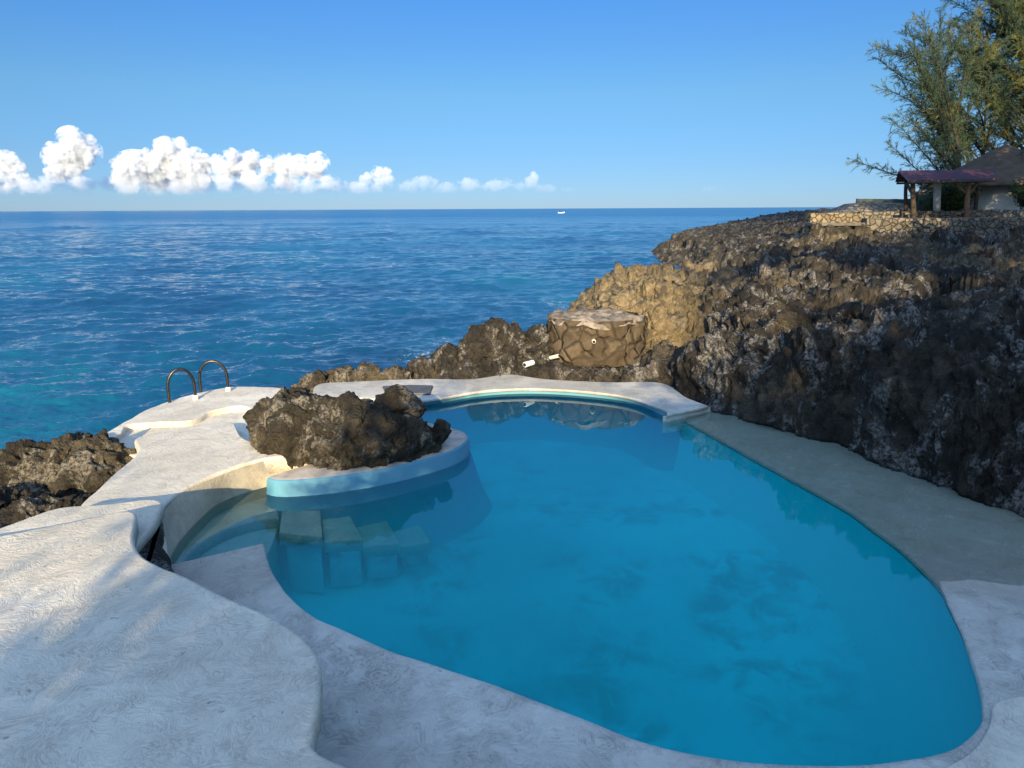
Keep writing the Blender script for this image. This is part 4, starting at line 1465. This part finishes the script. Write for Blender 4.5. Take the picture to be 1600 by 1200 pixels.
cloud([(12, 262, 20), (-5, 252, 16), (18, 285, 18), (45, 288, 14), (-20, 285, 20)], 12000, 'white cumulus cloud cut by the left edge above the horizon', 31, 1.0)
cloud([(108, 222, 19), (122, 235, 22), (98, 248, 22), (88, 265, 16), (108, 265, 16)], 12500, 'tall upright cumulus cloud, the narrow one standing alone at left', 32, 1.0)
cloud([(196, 258, 18), (215, 268, 24), (250, 262, 28), (262, 240, 20), (258, 226, 11), (279, 225, 9), (300, 262, 24), (314, 254, 12), (235, 285, 22), (285, 285, 22), (200, 285, 18), (315, 285, 16)], 12200, 'broad double topped cumulus cloud, widest white mass over the horizon', 33, 1.0)
cloud([(345, 262, 16), (362, 244, 10), (362, 258, 18), (393, 252, 14), (385, 270, 18), (350, 285, 16), (420, 258, 14), (440, 262, 18), (462, 262, 18), (498, 256, 14), (488, 272, 18), (440, 285, 16), (400, 288, 14), (480, 287, 14), (510, 284, 10)], 12000, 'long lumpy cumulus cloud with four heads right of the broad cloud', 34, 1.0)
cloud([(575, 282, 10), (592, 277, 14), (601, 270, 9), (605, 285, 10), (588, 290, 10)], 12600, 'small bright cumulus cloud standing right of the long lumpy cloud', 35, .95)
cloud([(640, 293, 9), (662, 287, 10), (615, 296, 9), (545, 294, 10), (520, 296, 10), (690, 298, 7), (578, 297, 9)], 13200, 'thin grey cloud wisp below the small bright cloud', 36, .5, wide=2.2)
cloud([(705, 294, 8), (735, 290, 10), (775, 290, 10), (810, 293, 9), (850, 296, 7), (888, 298, 5)], 13500, 'low flat hazy cloud streak above the sea at mid picture', 37, .6, wide=2.4)
cloud([(826, 281, 7), (834, 277, 7), (831, 285, 7)], 13000, 'tiny white cloud puff above the hazy streak', 38, .7)
cloud([(1108, 298, 6), (1122, 299, 5), (1135, 302, 4)], 14000, 'faint small cloud speck low over the horizon left of the rocks', 39, .25, wide=1.8)
cloud([(70, 292, 13), (130, 290, 13), (190, 290, 14), (250, 290, 14), (320, 290, 14), (390, 291, 13), (450, 291, 13), (515, 292, 12), (560, 294, 10)], 13600, 'long pale grey cloud layer under the white cumulus heads', 40, .8, wide=2.0, erode=.7)


# ------------------------------------------------------------------ out of view: the house and trees, some added only for their shade
def house():
    hs = thing('beach_house', 'two storey rendered house with hip roof behind the pool terrace', 'house', (3.2, -10, ZN))
    x0, x1, y0, y1, ze, zr = -1.85, 8.2, -14.0, -8.0, 6.1, 7.2
    w = MB().box(((x0 + x1) / 2, (y0 + y1) / 2, (ze - 1) / 2), (x1 - x0 - .8, y1 - y0 - .8, ze + 1)).build('wall', M_HOUSE, hs)
    V = [(x0, y0, ze), (x1, y0, ze), (x1, y1, ze), (x0, y1, ze), (x0 + 1.0, -11, zr), (x1 - 2.6, -11, zr)]
    V = V + [(a_, b_, c_ - .15) for a_, b_, c_ in V[:4]]
    mesh('roof', np.array(V, float), [(0, 1, 5, 4), (1, 2, 5), (2, 3, 4, 5), (3, 0, 4), (9, 8, 7, 6), (0, 6, 7, 1), (1, 7, 8, 2), (2, 8, 9, 3), (3, 9, 6, 0)], M_THATCH, hs, False)
    for xx in (.8, 3.2, 5.6):
        for zz in (2.0, 4.0):
            f_ = MB().box((xx, y1 - .38, zz), (1.2, .1, 1.2)).build('window', M_HUTWALL, hs)
            MB().box((xx, y1 - .31, zz), (1.0, .06, 1.0)).build('pane', M_FENCE, f_)


house()


def broadleaf(base, height, rad, n, seed, label, leaf=.3):
    r = np.random.default_rng(seed)
    root = thing('shade_tree', label, 'tree', base)
    tp = bend(base, (r.normal() * .05, 0, 1), height * .8, 8, 0, 0, r)
    tm = MB().tube(tp, np.linspace(.2, .05, 9), 10)
    A = []
    for k in range(26):
        s = tp[r.integers(4, 9)]
        d = r.normal(size=3) * np.array(rad)
        d[2] = abs(d[2]) * .8 - .2 * rad[2]
        bp = bend(s, d, np.linalg.norm(d) * .8, 6, .1, .2, r)
        tm.tube(bp, np.linspace(.06, .01, 7), 5, False)
        m_ = n // 26
        A.append(bp[r.integers(2, 7, m_)] + r.normal(size=(m_, 3)) * .42)
    tm.build('trunk', M_BARK, root, True)
    A = np.concatenate(A)
    strips('crown', A, r.normal(size=A.shape), r.uniform(.6, 1.2, len(A)) * leaf, leaf * .25, M_SHRUB, root)


broadleaf((7.5, -13, ZN), 9.0, (2.4, 1.8, 1.6), 7000, 41, 'broad leafy shade tree behind the house, left of a pair')
broadleaf((12.0, -12, ZN), 10.0, (3.0, 2.0, 2.0), 9000, 42, 'broad leafy shade tree behind the house, right of a pair')
broadleaf((17.0, -11, ZN), 10.5, (3.2, 2.0, 2.2), 9000, 43, 'large shade tree beyond the house at the far right')
broadleaf((-2.45, -9, ZN), 6.2, (.18, .4, .6), 1500, 44, 'slim young tree beside the corner of the house', .22)
broadleaf((11.5, -7, ZN), 15.0, (3.6, 2.0, 2.0), 12000, 56, 'unseen tall slender tree added for shade beside the house wall')  # added so its crown throws more shade over the inland rocks
broadleaf((18.5, -5, ZN), 15.5, (4.5, 2.5, 4.0), 18000, 51, 'unseen tall tree added for shade on the right beside the house, nearer the rocks')  # unseen, put in to lay shadow on the right-hand rocks
broadleaf((30.0, 29, 1.4), 14.5, (3.8, 3.0, 3.8), 15000, 52, 'unseen tree added for shade right of the picture, nearer one')  # added out of view to keep the sun off the pavilion
broadleaf((37.0, 33, 1.6), 14.0, (4.2, 3.5, 4.2), 15000, 53, 'unseen tree added for shade right of the picture, farther one')  # second unseen sun blocker, for the hut wall
broadleaf((25.5, 24, 1.4), 9.0, (3.6, 3.0, 2.6), 11000, 54, 'unseen low spreading tree added for shade right of the picture')  # low unseen crown put here to shade the flagstone walls
broadleaf((28.0, -4, ZN), 15.5, (5.0, 2.5, 4.0), 18000, 55, 'unseen tall tree added for shade far right of the house')  # extra unseen tree that widens the shadow over the rocks
shrub((-1.6, -9.5, ZN), (.9, .7, 4.4), 5000, 47, 'unseen dense hedge plant added for shade on the terrace right beside the house corner', 'hedge_plant', .2)  # added caster that shades the right half of the near terrace
shrub((-4.4, -10.2, ZN), (1.3, .8, 3.7), 5200, 45, 'leafy hedge plant on the terrace behind the camera, the taller one', 'hedge_plant', .2)
shrub((-2.9, -9.6, ZN), (1.0, .7, 4.0), 5200, 46, 'leafy hedge plant on the terrace behind the camera, nearest the house', 'hedge_plant', .2)
tag(mesh('rear_ground', np.array([(-40, -60, ZN - .03), (60, -60, ZN - .03), (60, .4, ZN - .03), (10.5, .4, ZN - .03), (9.5, -2.5, ZN - .03), (-40, -2.5, ZN - .03)], float), [(0, 1, 2, 3, 4, 5)], M_GARDEN, None, False), kind='structure')
